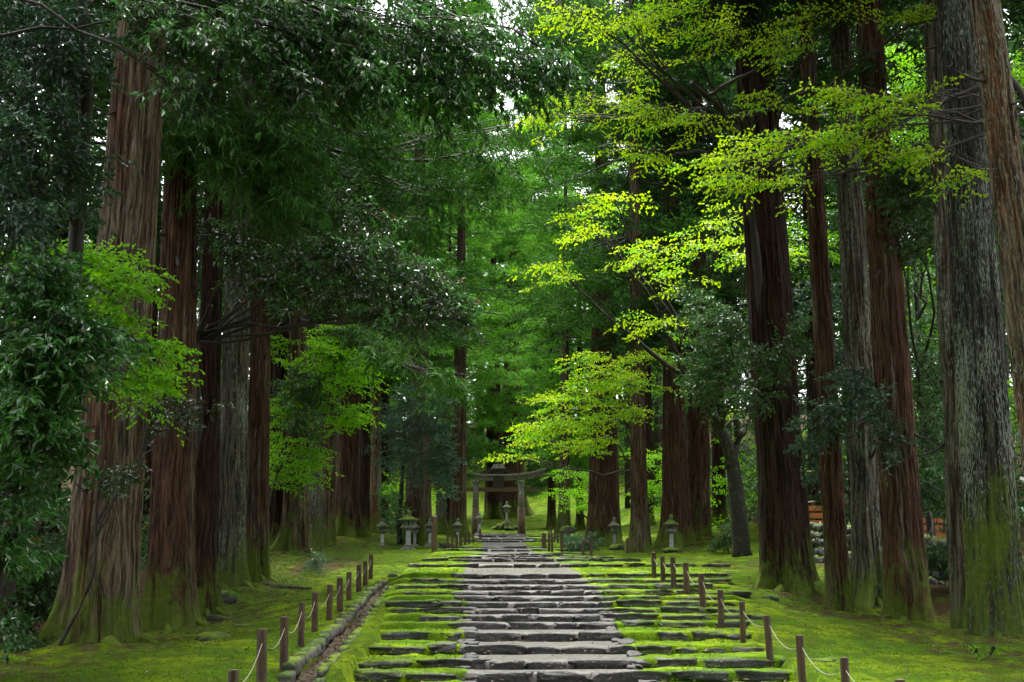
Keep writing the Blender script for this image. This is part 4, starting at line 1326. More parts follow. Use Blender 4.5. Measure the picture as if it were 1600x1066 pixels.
broadleaf('maple_tree', 'forked mossy maple standing just right of the twin red cedars', 'tree', (8.05, 44),
          [at(1152, 780, 44), at(1142, 705, 44), at(1110, 645, 43.6), at(1085, 480, 42)], 0.32,
          [E(1170, 385, 38, 70, 16, 0.9), E(1090, 385, 39, 55, 20, 0.9), E(1000, 395, 40, 55, 24, 1.0), E(930, 365, 41, 45, 22, 1.0), E(1060, 440, 41, 40, 22, 0.9), E(960, 310, 42, 45, 30, 1.0), E(905, 320, 43, 30, 24, 0.9), E(1120, 340, 40, 60, 20, 0.9),
           E(880, 420, 43, 40, 30, 1.0), E(1030, 500, 40, 35, 30, 0.9), E(1178, 640, 44, 8, 10, 0.3)],
          [9, 7, 9, 6, 6, 6, 5, 6, 7, 7, 1], MAPLE_FAR, 'maple_yellow', 26, leaf2=('maple_green', 0.3), bark='bark_mossy', limb_from=0.6, lift=0.3, dirbias=(-0.4, -0.1, 0), limb_r=0.12, sub=0.8,
          arms=[([at(1141, 735, 44), at(1146, 705, 44), at(1160, 675, 43.9), at(1178, 645, 43.8), at(1190, 560, 43.5)], 0.22, 0.12)])
broadleaf('maple_tree', 'light green maple leaning over the path in front of the gate', 'tree', (6.7, 61),
          [at(1008, 780, 61), at(995, 680, 58), at(960, 600, 54)], 0.11,
          [E(880, 620, 50, 50, 20, 1.2), E(930, 590, 50, 55, 22, 1.2), E(985, 600, 50, 50, 22, 1.2), E(850, 665, 50, 45, 14, 1.0), E(900, 655, 50, 50, 18, 1.2), E(835, 685, 50, 32, 7, 0.9), E(960, 640, 50, 50, 20, 1.2), E(930, 690, 51, 50, 18, 1.0),
           E(803, 712, 50, 20, 4, 0.6), E(1020, 560, 50, 40, 16, 1.0), E(905, 700, 52, 35, 12, 1.0), E(925, 560, 50, 40, 16, 1.0)],
          [13, 14, 14, 10, 13, 7, 13, 9, 4, 9, 5, 9], MAPLE_FAR, 'maple_yellow', 27, limb_from=0.4, dirbias=(-0.5, -0.2, 0), leaf2=('maple_green', 0.4))
broadleaf('maple_tree', 'small light green maple low beside the straight dark cedar right of the gate', 'tree', (6.4, 88),
          [at(905, 800, 88), at(900, 770, 86)], 0.07,
          [E(885, 770, 80, 28, 10, 1.0), E(910, 790, 80, 32, 10, 1.0), E(890, 740, 82, 30, 10, 1.0), E(930, 755, 84, 26, 12, 1.0), E(1020, 720, 74, 30, 26, 1.0), E(1020, 760, 74, 26, 20, 1.0)],
          [16, 18, 14, 14, 24, 18], MAPLE_FAR, 'maple_green', 28)
broadleaf('evergreen_tree', 'dark evergreen with a dense flat crown in front of the huge dark red cedar', 'tree', (8.9, 41),
          [at(1215, 760, 41), at(1200, 640, 39), at(1165, 560, 36)], 0.11,
          [E(1110, 520, 34, 45, 34, 0.9), E(1165, 500, 34, 55, 26, 0.9), E(1225, 520, 31, 45, 34, 0.6), E(1090, 575, 34, 35, 34, 0.8), E(1140, 560, 33.5, 55, 36, 0.9), E(1200, 560, 29.3, 50, 30, 0.5), E(1180, 610, 29.5, 40, 26, 0.5), E(1110, 620, 34, 30, 22, 0.7), E(1090, 470, 36, 40, 40, 0.8)],
          [40, 44, 36, 30, 44, 30, 20, 14, 26], dict(EVER, leaf=(0.11, 0.042), L=0.65), 'ever', 29, limb_from=0.4)
broadleaf('evergreen_tree', 'dark glossy evergreen threaded between the slim red cedar and the grey one', 'tree', (9.4, 33),
          [at(1330, 800, 33), at(1325, 640, 32.5), at(1345, 500, 32)], 0.10,
          [E(1290, 650, 27.5, 40, 36, 0.5), E(1335, 600, 27.2, 36, 34, 0.5), E(1270, 700, 29, 30, 26, 0.5), E(1375, 640, 26, 28, 26, 0.3), E(1385, 690, 26, 22, 20, 0.3), E(1310, 560, 31, 40, 40, 0.8), E(1280, 740, 31, 26, 26, 0.6), E(1270, 450, 34, 50, 60, 1.0)],
          [32, 30, 18, 14, 8, 30, 14, 40], dict(EVER, leaf=(0.11, 0.042)), 'ever_blue', 30, limb_from=0.4)
broadleaf('evergreen_tree', 'dense evergreen behind the stone wall, between the red cedar and lichen giant', 'tree', (11.8, 35),
          [at(1450, 800, 35), at(1440, 600, 34.5), at(1430, 420, 34)], 0.14,
          [E(1430, 300, 26, 55, 40, 0.5), E(1400, 260, 26, 40, 24, 0.4), E(1440, 370, 27, 45, 40, 0.6), E(1430, 560, 33, 60, 70, 1.2), E(1440, 660, 32, 55, 70, 1.2), E(1410, 740, 31, 40, 50, 1.0), E(1460, 760, 31, 36, 36, 0.9), E(1460, 868, 31, 34, 18, 0.7), E(1430, 450, 35, 60, 60, 1.2), E(1400, 880, 30, 20, 20, 0.6)],
          [44, 22, 34, 70, 64, 40, 34, 32, 56, 10], dict(EVER, leaf=(0.115, 0.044), L=0.65), 'ever', 31, limb_from=0.4, leaf2=('ever_fresh', 0.3))
broadleaf('maple_tree', 'fresh green maple glowing far behind the grey and lichen cedars on the right', 'tree', (17, 46),
          [at(1440, 700, 46), at(1430, 450, 45)], 0.13,
          [E(1420, 110, 42, 60, 50, 1.4), E(1440, 200, 43, 50, 40, 1.4), E(1430, 500, 42, 50, 50, 1.4), E(1450, 420, 42, 50, 40, 1.4), E(1580, 120, 42, 40, 40, 1.2), E(1570, 650, 40, 40, 70, 1.4), E(1250, 380, 46, 50, 60, 1.4)],
          [40, 30, 36, 30, 26, 40, 36], MAPLE_FAR, 'maple_green', 32)

# ------------------------------------------------------------------ more cedars further back
for a in [
    (880, 92, 884, 16, 'bark_mid', 'very tall cedar far right of the path, behind the light green maple', 1, 'cedar_light', 1.4),
    (700, 100, 703, 14, 'bark_dark', 'very tall dark cedar left of the gate', 1, 'cedar_light', 1.4),
    (832, 150, 836, 13, 'bark_mid', 'cedar behind the right half of the gate', 1, 'cedar_light', 1.6),
    (750, 150, 750, 15, 'bark_grey', 'pale cedar seen between the gate pillars, left of the dark leaning one', 1, 'cedar_light', 1.6),
    (905, 96, 902, 10, 'bark_dark', 'thin dark cedar right of the gate, behind layered maple', 3, 'cedar_light', 1.3),
    (840, 150, 842, 12, 'bark_dark', 'thin cedar on the moss slope right behind the gate', 3, 'cedar_light', 1.8),
    (715, 118, 716, 12, 'bark_dark', 'thin cedar on the moss slope left behind the gate', 3, 'cedar_light', 1.6),
    (1010, 84, 1006, 14, 'bark_dark', 'dim cedar behind the slim brown one on the right', 1, 'cedar', 1.2),
    (1120, 70, 1116, 20, 'bark_dark', 'dim cedar behind the forked mossy maple', 1, 'cedar', 1.1),
    (1195, 60, 1186, 22, 'bark_dark', 'dim cedar behind the evergreen with the flat crown', 1, 'cedar', 1.0),
    (1270, 52, 1250, 20, 'bark_dark', 'dim cedar deep behind the slimmest red cedar', 1, 'cedar', 1.0),
    (1385, 48, 1350, 24, 'bark_dark', 'dim cedar deep behind the pair of red and grey cedars', 1, 'cedar', 1.0),
    (1470, 55, 1430, 20, 'bark_dark', 'dim cedar deep behind the dense evergreen on the right', 1, 'cedar', 1.0),
    (600, 92, 602, 14, 'bark_dark', 'dim cedar behind the rounded grey-green evergreen', 1, 'cedar_mid', 1.2),
    (500, 88, 505, 16, 'bark_dark', 'dim cedar deep behind the slender grey cedar on the left', 1, 'cedar', 1.1),
    (420, 66, 428, 18, 'bark_dark', 'dim cedar deep behind the slim dark one on the left', 1, 'cedar', 1.0),
    (355, 58, 368, 20, 'bark_dark', 'dim cedar deep behind the grey barked left cedar', 1, 'cedar', 1.0),
    (228, 44, 250, 26, 'bark_dark', 'dim cedar in the gap behind the massive left cedar', 1, 'cedar', 1.0),
    (80, 36, 120, 36, 'bark_dark', 'dim cedar behind the glossy evergreen at the left edge', 1, 'cedar', 1.0),
]:
    cedar(a[0], a[1], a[2], a[3], a[4], a[5], a[6], a[7], scale=a[8], group='dim cedars deeper in the forest')


# ------------------------------------------------------------------ the forest that closes the view (one mass), and unseen trees added for shade
def far_crown(rng, base, H, Lmax, h0, n, leaf=(1.0, 0.17)):
    g = 16
    m = n // g
    rel = rng.uniform(0, 1, m) ** 0.85
    z = h0 + (H - h0) * rel
    rr = Lmax * (1 - rel) ** 0.7 * np.clip(0.5 + rel * 4, 0, 1) + 0.3
    az = rng.uniform(0, 2 * math.pi, m)
    rad = rr * np.sqrt(rng.uniform(0.2, 1, m))
    c = base + np.stack([np.cos(az) * rad, np.sin(az) * rad, z - 0.25 * rad], -1)
    out = np.stack([np.cos(az), np.sin(az), az * 0 - 0.2], -1)
    return tufts(rng, c, out, rng.uniform(0.8, 1.7, m), g, leaf)


def forest(name, label, spots, mat, seed, n=1520, leaf=(0.85, 0.18), Hs=(26, 40), h0=(5, 10), Lm=(3.4, 5.0), trunk=True):
    rng = np.random.default_rng(seed)
    mb, tr = MB(), MB()
    for x, y in spots:
        z = gz(max(-65, min(65, x)), min(y, 185)) - 0.3
        H = rng.uniform(*Hs)
        V, T = far_crown(rng, np.array([x, y, z]), H, rng.uniform(*Lm), rng.uniform(*h0), n, leaf)
        mb.add(V, f3=T)
        if trunk:
            tr.tube([[x, y, z], [x, y, z + H * 0.5], [x, y, z + H]], [rng.uniform(0.25, 0.5), 0.25, 0.05], 7)
    o = mb.obj(name, M[mat], None, False)
    tag(o, label, 'forest', kind='stuff')
    if trunk:
        tag(tr.obj('trunks', M['bark_limb'], o, True), kind='stuff')
    return o


rf = random.Random(3)


def scatter(n, xr, yr, mind, keep=None):
    out = []
    for _ in range(n * 40):
        p = (rf.uniform(*xr), rf.uniform(*yr))
        if keep and not keep(*p):
            continue
        if all((p[0] - q[0]) ** 2 + (p[1] - q[1]) ** 2 > mind ** 2 for q in out):
            out.append(p)
            if len(out) == n:
                break
    return out


forest('distant_forest', 'dense dark conifer forest closing the view on the left', scatter(46, (-56, -12.5), (30, 165), 5.0, lambda x, y: x < -11 - (y - 30) * 0.02), 'cedar', 51, h0=(2.5, 8))
forest('distant_forest', 'dense dark conifer forest closing the view on the right', scatter(58, (15, 58), (20, 168), 4.6), 'cedar', 52, h0=(2.5, 8))
forest('distant_forest', 'conifers deep in the shade at the left edge', scatter(9, (-24, -11.5), (23, 34), 3.6, lambda x, y: x < -0.42 * y - 0.5), 'cedar', 57, 1600, (0.6, 0.13), (20, 28), (1.0, 3.0), (2.6, 3.4))
forest('distant_forest', 'lighter green conifers on the slope far behind the gate', scatter(32, (-26, 26), (140, 185), 5.0), 'cedar_light', 53, 2400, (0.9, 0.22), (30, 46), (2, 7), (4.5, 6))
forest('distant_forest', 'conifers on both sides of the gate behind the front rows', scatter(8, (-16, -11), (84, 135), 6.0) + scatter(8, (11, 16), (84, 135), 6.0), 'cedar_mid', 54, 4000, (0.6, 0.11), (30, 44), (7, 11), (3.5, 5))
forest('distant_forest', 'unseen conifers added behind the viewpoint to block light', scatter(22, (-34, 34), (-36, -7), 5.0), 'cedar', 55, 1600, (1.1, 0.3), (22, 32), (1.5, 6), (4, 5.5))  # low crowns added out of view to keep back light off the trunks
forest('distant_forest', 'unseen tall conifers added on both sides of the viewpoint to shade it', scatter(10, (-13, -4.2), (-9, 9), 4.0) + scatter(10, (4.2, 13), (-9, 9), 4.0), 'cedar', 56, 2000, (0.95, 0.32), (24, 32), (9.5, 11.5), (5.0, 6.5))  # out of view; crowns spread over the path to darken faces toward the camera


def undergrowth(name, label, n, fn, kind, mat, seed, hh):
    rng = np.random.default_rng(seed)
    pts = []
    while len(pts) < n:
        x, y = fn(rng)
        pts.append((x, y))
    pts = np.array(pts)
    z = land(pts[:, 0], pts[:, 1])
    S = np.stack([pts[:, 0], pts[:, 1], z + hh[0] + rng.uniform(0, 1, n) ** 1.4 * hh[1] * (0.35 + 0.65 * np.clip(vnoise(np.stack([pts[:, 0] * 0.3, pts[:, 1] * 0.3, z * 0], -1), seed) + 0.6, 0, 1))], -1)
    D = np.stack([rng.normal(0, 1, n), rng.normal(0, 1, n), rng.uniform(-0.2, 0.5, n)], -1)
    kk = dict(kind)
    L = kk.pop('L')
    kk.pop('vert', None)
    V, T, ax = fans(rng, S, D, L, **kk)
    o = link(name, build_mesh(name, V, [T], M[mat], False))
    return tag(o, label, 'undergrowth', kind='stuff')


BUSH = dict(L=0.9, n_side=8, side_len=0.5, k=4, leaf=(0.20, 0.085), droop=0.25, spread=0.5, leaf_droop=0.3, flat=0.5)
undergrowth('undergrowth', 'dark evergreen undergrowth between the trunks on the left', 1900, lambda r: (-11.0 - abs(r.normal(0, 7)), r.uniform(22, 105)), BUSH, 'ever', 61, (0.1, 5.5))
undergrowth('undergrowth', 'dark evergreen undergrowth on the terrace behind the stone wall', 2100, lambda r: (12.2 + abs(r.normal(0, 7)), r.uniform(30, 105)), BUSH, 'ever', 62, (0.1, 6.0))
undergrowth('undergrowth', 'fresh green saplings lit up deep between the right trunks', 420, lambda r: (9.5 + r.uniform(0, 10), r.uniform(62, 100)), dict(BUSH, leaf=(0.14, 0.10)), 'maple_green', 63, (0.3, 5.0))
undergrowth('undergrowth', 'fresh green saplings lit up deep between the left trunks', 420, lambda r: (-11.5 - r.uniform(0, 9), r.uniform(56, 100)), dict(BUSH, leaf=(0.14, 0.10)), 'maple_green', 64, (0.3, 6.0))
undergrowth('undergrowth', 'low dark bushes at the far edge of the moss slope', 700, lambda r: (r.uniform(-22, 22), r.uniform(138, 160)), dict(BUSH, leaf=(0.35, 0.15), L=1.5), 'ever', 65, (0.1, 7.0))
FERN = dict(L=0.45, n_side=9, side_len=0.16, k=3, leaf=(0.07, 0.03), droop=0.35, spread=0.2, leaf_droop=0.2, flat=0.6)
undergrowth('ferns', 'low ferns and weeds on the brown bank left of the stairs', 420, lambda r: (-5.6 - abs(r.normal(0, 1.8)), r.uniform(33, 60)), FERN, 'fern', 66, (0.02, 0.25))
undergrowth('ferns', 'small weeds and ferns around the near trunks', 170, lambda r: ((-6.4 + r.normal(0, 1.3), r.uniform(21, 35)) if r.random() < 0.6 else (8.6 + r.normal(0, 1.0), r.uniform(20, 31))), dict(FERN, L=0.28, side_len=0.10, leaf=(0.05, 0.025)), 'fern', 68, (0.0, 0.1))
undergrowth('ferns', 'low ferns at the foot of the cedars right of the path', 200, lambda r: (7.6 + r.normal(0, 0.9), r.uniform(46, 70)), FERN, 'fern', 67, (0.02, 0.3))

# ------------------------------------------------------------------ rope fences
POST_SHAPES = []
for k in range(4):
    b_ = MB()
    r_ = 0.049 + 0.004 * k
    b_.lathe([(r_ * 1.02, -0.35), (r_ * 1.04, 0.0), (r_, 0.35), (r_ * 0.99, 0.655), (r_ * 0.93, 0.672), (r_ * 0.6, 0.676)], 14)
    POST_SHAPES.append(b_.mesh('post', M['post'], False))


def rope_fence(label, pts, h=0.64, scale=1.0, rope=True, seed=1):
    r = random.Random(seed)
    t = thing('rope_fence', label, 'fence', (pts[0][0], pts[0][1], gz(*pts[0][:2])))
    o = np.array(t.location)
    tops = []
    for x, y in pts:
        p = link('post', POST_SHAPES[r.randrange(4)], t)
        z = gz(x, y) if not in_stairs(np.array(x), np.array(y)) else float(stair_z(y))
        hs = r.uniform(0.95, 1.06)
        p.location = (x - o[0], y - o[1], z - o[2])
        p.rotation_euler = (r.uniform(-0.035, 0.035), r.uniform(-0.045, 0.045), r.uniform(0, 6))
        p.scale = (scale, scale, h / 0.67 * hs)
        tops.append(np.array([x, y, z + h * hs * 0.80]) - o)
    if rope:
        for a, b in zip(tops[:-1], tops[1:]):
            tt = np.linspace(0, 1, 13)[:, None]
            L = np.linalg.norm(b - a)
            sag = 0.10 + r.uniform(0.02, 0.09)
            c = a + (b - a) * tt - UP * sag * 4 * tt * (1 - tt)
            side = nrm(np.cross(b - a, UP)) * 0.0
            rb = MB()
            rb.tube(c + side, 0.0052, 5)
            rb.obj('rope', M['rope'], t, True)
    return t


def fx(px, d):
    return ((px - 800.0) / F * d, d)


rope_fence('rope fence of round wooden posts along the left side of the stairs',
           [fx(*q) for q in [(311, 11.8), (374, 13.4), (421, 15), (454, 17), (479, 19.3), (499, 21.4), (521, 23.2), (537, 25.2), (550.5, 27.5), (565, 30), (575, 32.5), (583, 35)]], seed=2)
rope_fence('rope fence of round wooden posts along the right side of the stairs',
           [fx(*q) for q in [(1391, 13.1), (1305, 14.9), (1240, 17), (1192, 18.9), (1152, 21), (1119, 23), (1092, 25.2), (1068, 27), (1048, 28.8), (1032, 30.6), (1018, 32.4)]], seed=3)
rope_fence('short far fence of dark posts left of the upper path', [fx(*q) for q in [(701, 55), (708, 57), (715, 59), (721, 61), (728, 63.5), (734, 66), (740, 69), (751, 74)]], 0.62, 1.0, False, 4)
rope_fence('far fence of closely set posts right of the upper path', [fx(*q) for q in [(877, 50), (862, 52.5), (857, 53.5), (851, 55), (848, 57), (890, 54), (886, 57), (881, 60), (876, 63), (871, 67), (866, 72), (861, 77), (857, 82)]], 0.72, 1.0, False, 5)
rope_fence('three short dark posts beside the glossy bush right of the path', [fx(*q) for q in [(909, 46), (922, 50), (978, 49)]], 0.6, 1.0, False, 6)

# ------------------------------------------------------------------ stone lanterns
def lantern(label, px, d, H, mossy=False, wide=1.0, rz=0.2, sink=0.0, z=None, base_steps=True, sides=6, group=None):
    x, y = fx(px, d)
    z = gz(x, y) if z is None else z
    t = thing('stone_lantern', label, 'lantern', (x, y, z - sink), rz)
    s = H / 2.1
    b = MB()
    b.lathe([(0.40 * s, 0), (0.40 * s, 0.12 * s), (0.36 * s, 0.16 * s), (0.27 * s, 0.17 * s), (0.26 * s, 0.26 * s), (0.19 * s, 0.30 * s)], sides)
    b.obj('base', M['lantern'], t)
    b = MB()
    b.lathe([(0.155 * s, 0.29 * s), (0.14 * s, 0.34 * s), (0.135 * s, 0.98 * s), (0.15 * s, 1.03 * s)], 4 if sides == 6 else 12, rot=0.4)
    b.obj('pillar', M['granite'], t)
    b = MB()
    b.lathe([(0.15 * s, 1.02 * s), (0.30 * s * wide, 1.14 * s), (0.33 * s * wide, 1.16 * s), (0.33 * s * wide, 1.23 * s), (0.25 * s, 1.25 * s)], sides)
    b.obj('platform', M['lantern'], t)
    b = MB()
    for k in range(sides):
        a0 = k * 2 * math.pi / sides
        b.box((0.185 * s * math.cos(a0), 0.185 * s * math.sin(a0), 1.385 * s), (0.075 * s, 0.075 * s, 0.29 * s), a0)
    b.lathe([(0.215 * s, 1.245 * s), (0.215 * s, 1.29 * s)], sides)
    b.lathe([(0.205 * s, 1.49 * s), (0.225 * s, 1.54 * s)], sides)
    b.obj('fire_box', M['lantern'], t)
    b = MB()
    b.lathe([(0.23 * s, 1.52 * s), (0.44 * s * wide, 1.50 * s), (0.47 * s * wide, 1.55 * s), (0.43 * s * wide, 1.585 * s), (0.28 * s * wide, 1.65 * s), (0.17 * s, 1.74 * s), (0.11 * s, 1.80 * s)], sides)
    b.obj('roof', M['lantern_moss'] if mossy else M['lantern'], t, False)
    b = MB()
    b.lathe([(0.12 * s, 1.79 * s), (0.13 * s, 1.83 * s), (0.07 * s, 1.86 * s), (0.11 * s, 1.92 * s), (0.115 * s, 1.97 * s), (0.07 * s, 2.04 * s), (0.012 * s, 2.11 * s)], 12)
    b.obj('finial', M['lantern_moss'] if mossy else M['lantern'], t, True)
    return t


lantern('leftmost stone lantern, slim with a pale granite pillar', 600, 62, 1.55, False, 0.95, 0.3)
lantern('largest stone lantern on the left, with a wide mossy roof', 640, 60, 2.0, True, 1.2, 0.1)
lantern('small stone lantern half hidden behind the large mossy roofed one', 650, 65, 1.45, False, 0.9, 0.5)
lantern('stone lantern behind the tall brown marker post', 673, 62, 1.45, False, 0.95, 0.25)
lantern('slim pale stone lantern left of the upper path near the gate', 716, 67, 1.5, False, 0.85, 0.4)
lantern('small stone lantern at the foot of the left gate pillar', 749, 95, 1.7, False, 0.9, 0.2)
lantern('grey stone lantern before the wide red cedar on the right', 958, 62, 1.62, False, 0.9, 0.35)
lantern('stone lantern with a bright moss covered roof at the top of the right rope fence', 1046, 52, 1.62, True, 0.95, 0.15)
lantern('stone lantern on a rock mound in the middle of the gate', 792, 111, 1.95, False, 1.0, 0.1, z=gz(*fx(792, 111)) + 0.55)

# mound of rocks below the central lantern
mound = thing('rock_mound', 'heap of mossy rocks carrying the central stone lantern', 'rocks', (fx(792, 111)[0], 111, gz(*fx(792, 111))))
for k in range(34):
    r = rs.uniform(0.15, 1.0)
    a = rs.uniform(0, 6.28)
    w = rs.uniform(0.35, 0.75)
    s = link('rock', ROCK_SHAPES[rs.randrange(4)], mound)
    s.location = (1.35 * r * math.cos(a), 1.1 * r * math.sin(a), 0.02 + 0.52 * (1 - r))
    s.scale = (w, w * 0.9, w * rs.uniform(0.5, 0.8))
    s.rotation_euler = (rs.uniform(-0.4, 0.4), rs.uniform(-0.4, 0.4), rs.uniform(0, 6))

# ------------------------------------------------------------------ gate with a gabled lintel
gy = 107.0
gx0 = (779 - 800) / F * gy
gz0 = zat(835, gy) - 0.05
gate = thing('shrine_gate', 'weathered torii gate with upswept lintel and a small gabled peak, across the path', 'gate', (gx0, gy, gz0))
PX = gy / F
for sx in (-1, 1):
    b = MB()
    lean = -0.12 * sx
    b.tube([[sx * 1.98, 0, -0.3], [sx * 1.96, 0, 2.3]], [0.34, 0.31], 18)
    b.obj('pillar_foot', M['torii_brown'], gate, True)
    b = MB()
    b.tube([[sx * 1.958, 0, 2.15], [sx * 1.93, 0, 4.35]], [0.285, 0.25], 18)
    b.obj('pillar', M['torii'], gate, True)
    b = MB()
    b.lathe([(0.28, 4.34), (0.36, 4.40), (0.36, 4.52), (0.30, 4.56)], 18, (sx * 1.93, 0, 0))
    b.obj('pillar_cap', M['torii'], gate, True)


def bar(prof_pts, half_d, z0f, z1f):
    """A long beam along X with bottom z0f(x), top z1f(x)."""
    b = MB()
    V, q = [], []
    for x in prof_pts:
        V += [[x, -half_d, z0f(x)], [x, half_d, z0f(x)], [x, half_d, z1f(x)], [x, -half_d, z1f(x)]]
    n = len(prof_pts)
    for k in range(n - 1):
        for j in range(4):
            jj = (j + 1) % 4
            q.append([k * 4 + j, k * 4 + jj, (k + 1) * 4 + jj, (k + 1) * 4 + j])
    q += [[0, 3, 2, 1], [(n - 1) * 4, (n - 1) * 4 + 1, (n - 1) * 4 + 2, (n - 1) * 4 + 3]]
    b.add(V, f4=q)
    return b


xsb = list(np.linspace(-4.05, 4.05, 25))
up = lambda x: 0.55 * (abs(x) / 4.05) ** 2.6
bar(xsb, 0.20, lambda x: 4.56 + up(x) * 0.9, lambda x: 4.93 + up(x)).obj('lintel', M['torii'], gate)
bar(xsb, 0.34, lambda x: 4.94 + up(x), lambda x: 5.10 + up(x) * 1.06).obj('lintel_cap', M['torii'], gate)
bar([-3.2, 3.2], 0.13, lambda x: 3.62, lambda x: 3.98).obj('tie_beam', M['torii_brown'], gate)
b = MB()
b.box((0, 0, 4.26), (0.55, 0.22, 0.58))
b.obj('centre_strut', M['torii_dark'], gate)
b = MB()
b.box((0, -0.02, 4.75), (0.95, 0.50, 1.55))
b.obj('peak_post', M['torii_dark'], gate)
for sx in (-1, 1):
    b = MB()
    V = [[sx * 1.45, -0.22, 5.02], [sx * 1.45, 0.22, 5.02], [sx * 0.3, 0.22, 5.50], [sx * 0.3, -0.22, 5.50], [sx * 1.55, -0.22, 5.24], [sx * 1.55, 0.22, 5.24], [sx * 0.3, 0.22, 5.78], [sx * 0.3, -0.22, 5.78]]
    b.add(V, f4=[[0, 1, 2, 3], [7, 6, 5, 4], [0, 3, 7, 4], [1, 5, 6, 2], [0, 4, 5, 1], [3, 2, 6, 7]])
    b.obj('rafter', M['torii_dark'], gate)
b = MB()
b.add([[-0.62, -0.4, 5.56], [0.62, -0.4, 5.56], [0.62, 0.4, 5.56], [-0.62, 0.4, 5.56], [-0.40, -0.34, 5.95], [0.40, -0.34, 5.95], [0.40, 0.34, 5.95], [-0.40, 0.34, 5.95]],
      f4=[[0, 3, 2, 1], [4, 5, 6, 7], [0, 1, 5, 4], [1, 2, 6, 5], [2, 3, 7, 6], [3, 0, 4, 7]])
b.obj('peak_cap', M['torii'], gate)

# ------------------------------------------------------------------ marker post on the left bank
x, y = fx(680, 54.5)
mp = thing('marker_post', 'tall square brown marker post beside the left stone lanterns', 'post', (x, y, gz(x, y)), 0.3)
b = MB()
b.box((0, 0, 0.62), (0.19, 0.19, 1.75))
b.obj('shaft', M['torii_brown'], mp)
b = MB()
b.lathe([(0.15, 1.495), (0.15, 1.53), (0.01, 1.64)], 4, rot=math.pi / 4)
b.obj('cap', M['torii_brown'], mp)

# ------------------------------------------------------------------ dry stone wall on the right
wall = thing('stone_wall', 'dry stone wall of dark rounded stones behind the right cedars', 'wall', (10.4, 36, gz(10.4, 34)))
wo = np.array(wall.location)
wp = np.array([[13.2, 22.0], [11.9, 28.0], [10.9, 33.0], [9.9, 39.0], [9.3, 44.0]])
seg = np.r_[0, np.cumsum(np.linalg.norm(np.diff(wp, axis=0), axis=1))]
row_h = 0.0
for row in range(5):
    s_ = rs.uniform(0, 0.3)
    hrow = 0.30 - 0.015 * row
    while s_ < seg[-1]:
        w = rs.uniform(0.28, 0.6)
        c = s_ + w / 2
        x = float(np.interp(c, seg, wp[:, 0]))
        y = float(np.interp(c, seg, wp[:, 1]))
        s = link('stone', WALL_SHAPES[rs.randrange(7)], wall)
        s.location = (x - wo[0] + row * 0.05 + rs.uniform(-0.05, 0.05), y - wo[1], gz(x - 0.5, y) - wo[2] - 0.08 + row_h + hrow / 2 + rs.uniform(-0.03, 0.03))
        s.scale = (0.42, w * 1.08, hrow * rs.uniform(1.0, 1.25))
        s.rotation_euler = (rs.uniform(-0.25, 0.25), rs.uniform(-0.15, 0.15), 0.19 + rs.uniform(-0.2, 0.2))
        s_ += w
    row_h += hrow * 0.93

# ------------------------------------------------------------------ orange plank stacks and bamboo poles behind the wall
def plank_stack(label, px0, px1, py0, py1, d, rows, seed):
    r = random.Random(seed)
    c = P((px0 + px1) / 2, py1, d)
    t = thing('plank_fence', label, 'fence', c, 0.0)
    W = (px1 - px0) * d / F
    Hh = (py1 - py0) * d / F
    zt_ = gz(c[0], c[1]) - c[2]
    for sx in (-0.42, 0.1, 0.46):
        b = MB()
        b.box((sx * W, 0.06, (Hh + zt_) / 2 - 0.05), (0.09, 0.09, Hh - zt_ + 0.2))
        b.obj('upright', M['torii_dark'], t)
    for k in range(rows):
        b = MB()
        b.box((0, 0, 0), (W * r.uniform(0.92, 1.05), 0.035, Hh / rows * 0.72))
        o = b.obj('plank', M['plank'], t)
        o.location = (r.uniform(-0.03, 0.03), -0.02, (k + 0.5) * Hh / rows)
        o.rotation_euler = (0, r.uniform(-0.02, 0.02), 0)
    return t


plank_stack('orange plank fence glimpsed right of the huge dark red cedar', 1238, 1296, 790, 846, 43, 5, 1)
plank_stack('orange planks glimpsed low between red cedar and lichen giant', 1412, 1474, 808, 842, 36, 3, 2)
c = P(1255, 862, 42.5)
t = thing('bamboo_frame', 'upright bamboo pole with lashed crosspieces right of the huge dark cedar', 'frame', c)
b = MB()
b.tube([[0, 0, -0.6], [0.03, 0, 1.8], [0.0, 0, 3.9]], [0.04, 0.037, 0.03], 8)
b.obj('pole', M['bamboo'], t, True)
for zz in (0.35, 1.62, 2.65):
    b = MB()
    b.tube([[-0.25, 0.05, zz], [0.5, 0.05, zz + 0.06]], 0.03, 8)
    b.obj('crosspiece', M['bamboo'], t, True)
for xx in (0.28, 0.62):
    b = MB()
    b.tube([[xx, 0.1, -0.6], [xx + 0.02, 0.1, 1.0]], 0.035, 8)
    b.obj('stake', M['bamboo'], t, True)

# small white plaque on the tan cedar
c = P(1597, 748, 18.9)
t = thing('plaque', 'small white plaque fixed to the tan cedar at the right edge', 'sign', c, 0.0)
b = MB()
b.box((0.05, 0, 0), (0.16, 0.012, 0.05))
o = b.obj('plate', M['white'], t)
o.rotation_euler = (0, 0.35, 0)
b = MB()
b.box((0.10, 0.16, 0.0), (0.03, 0.34, 0.03))
b.obj('bracket', M['torii_dark'], t)

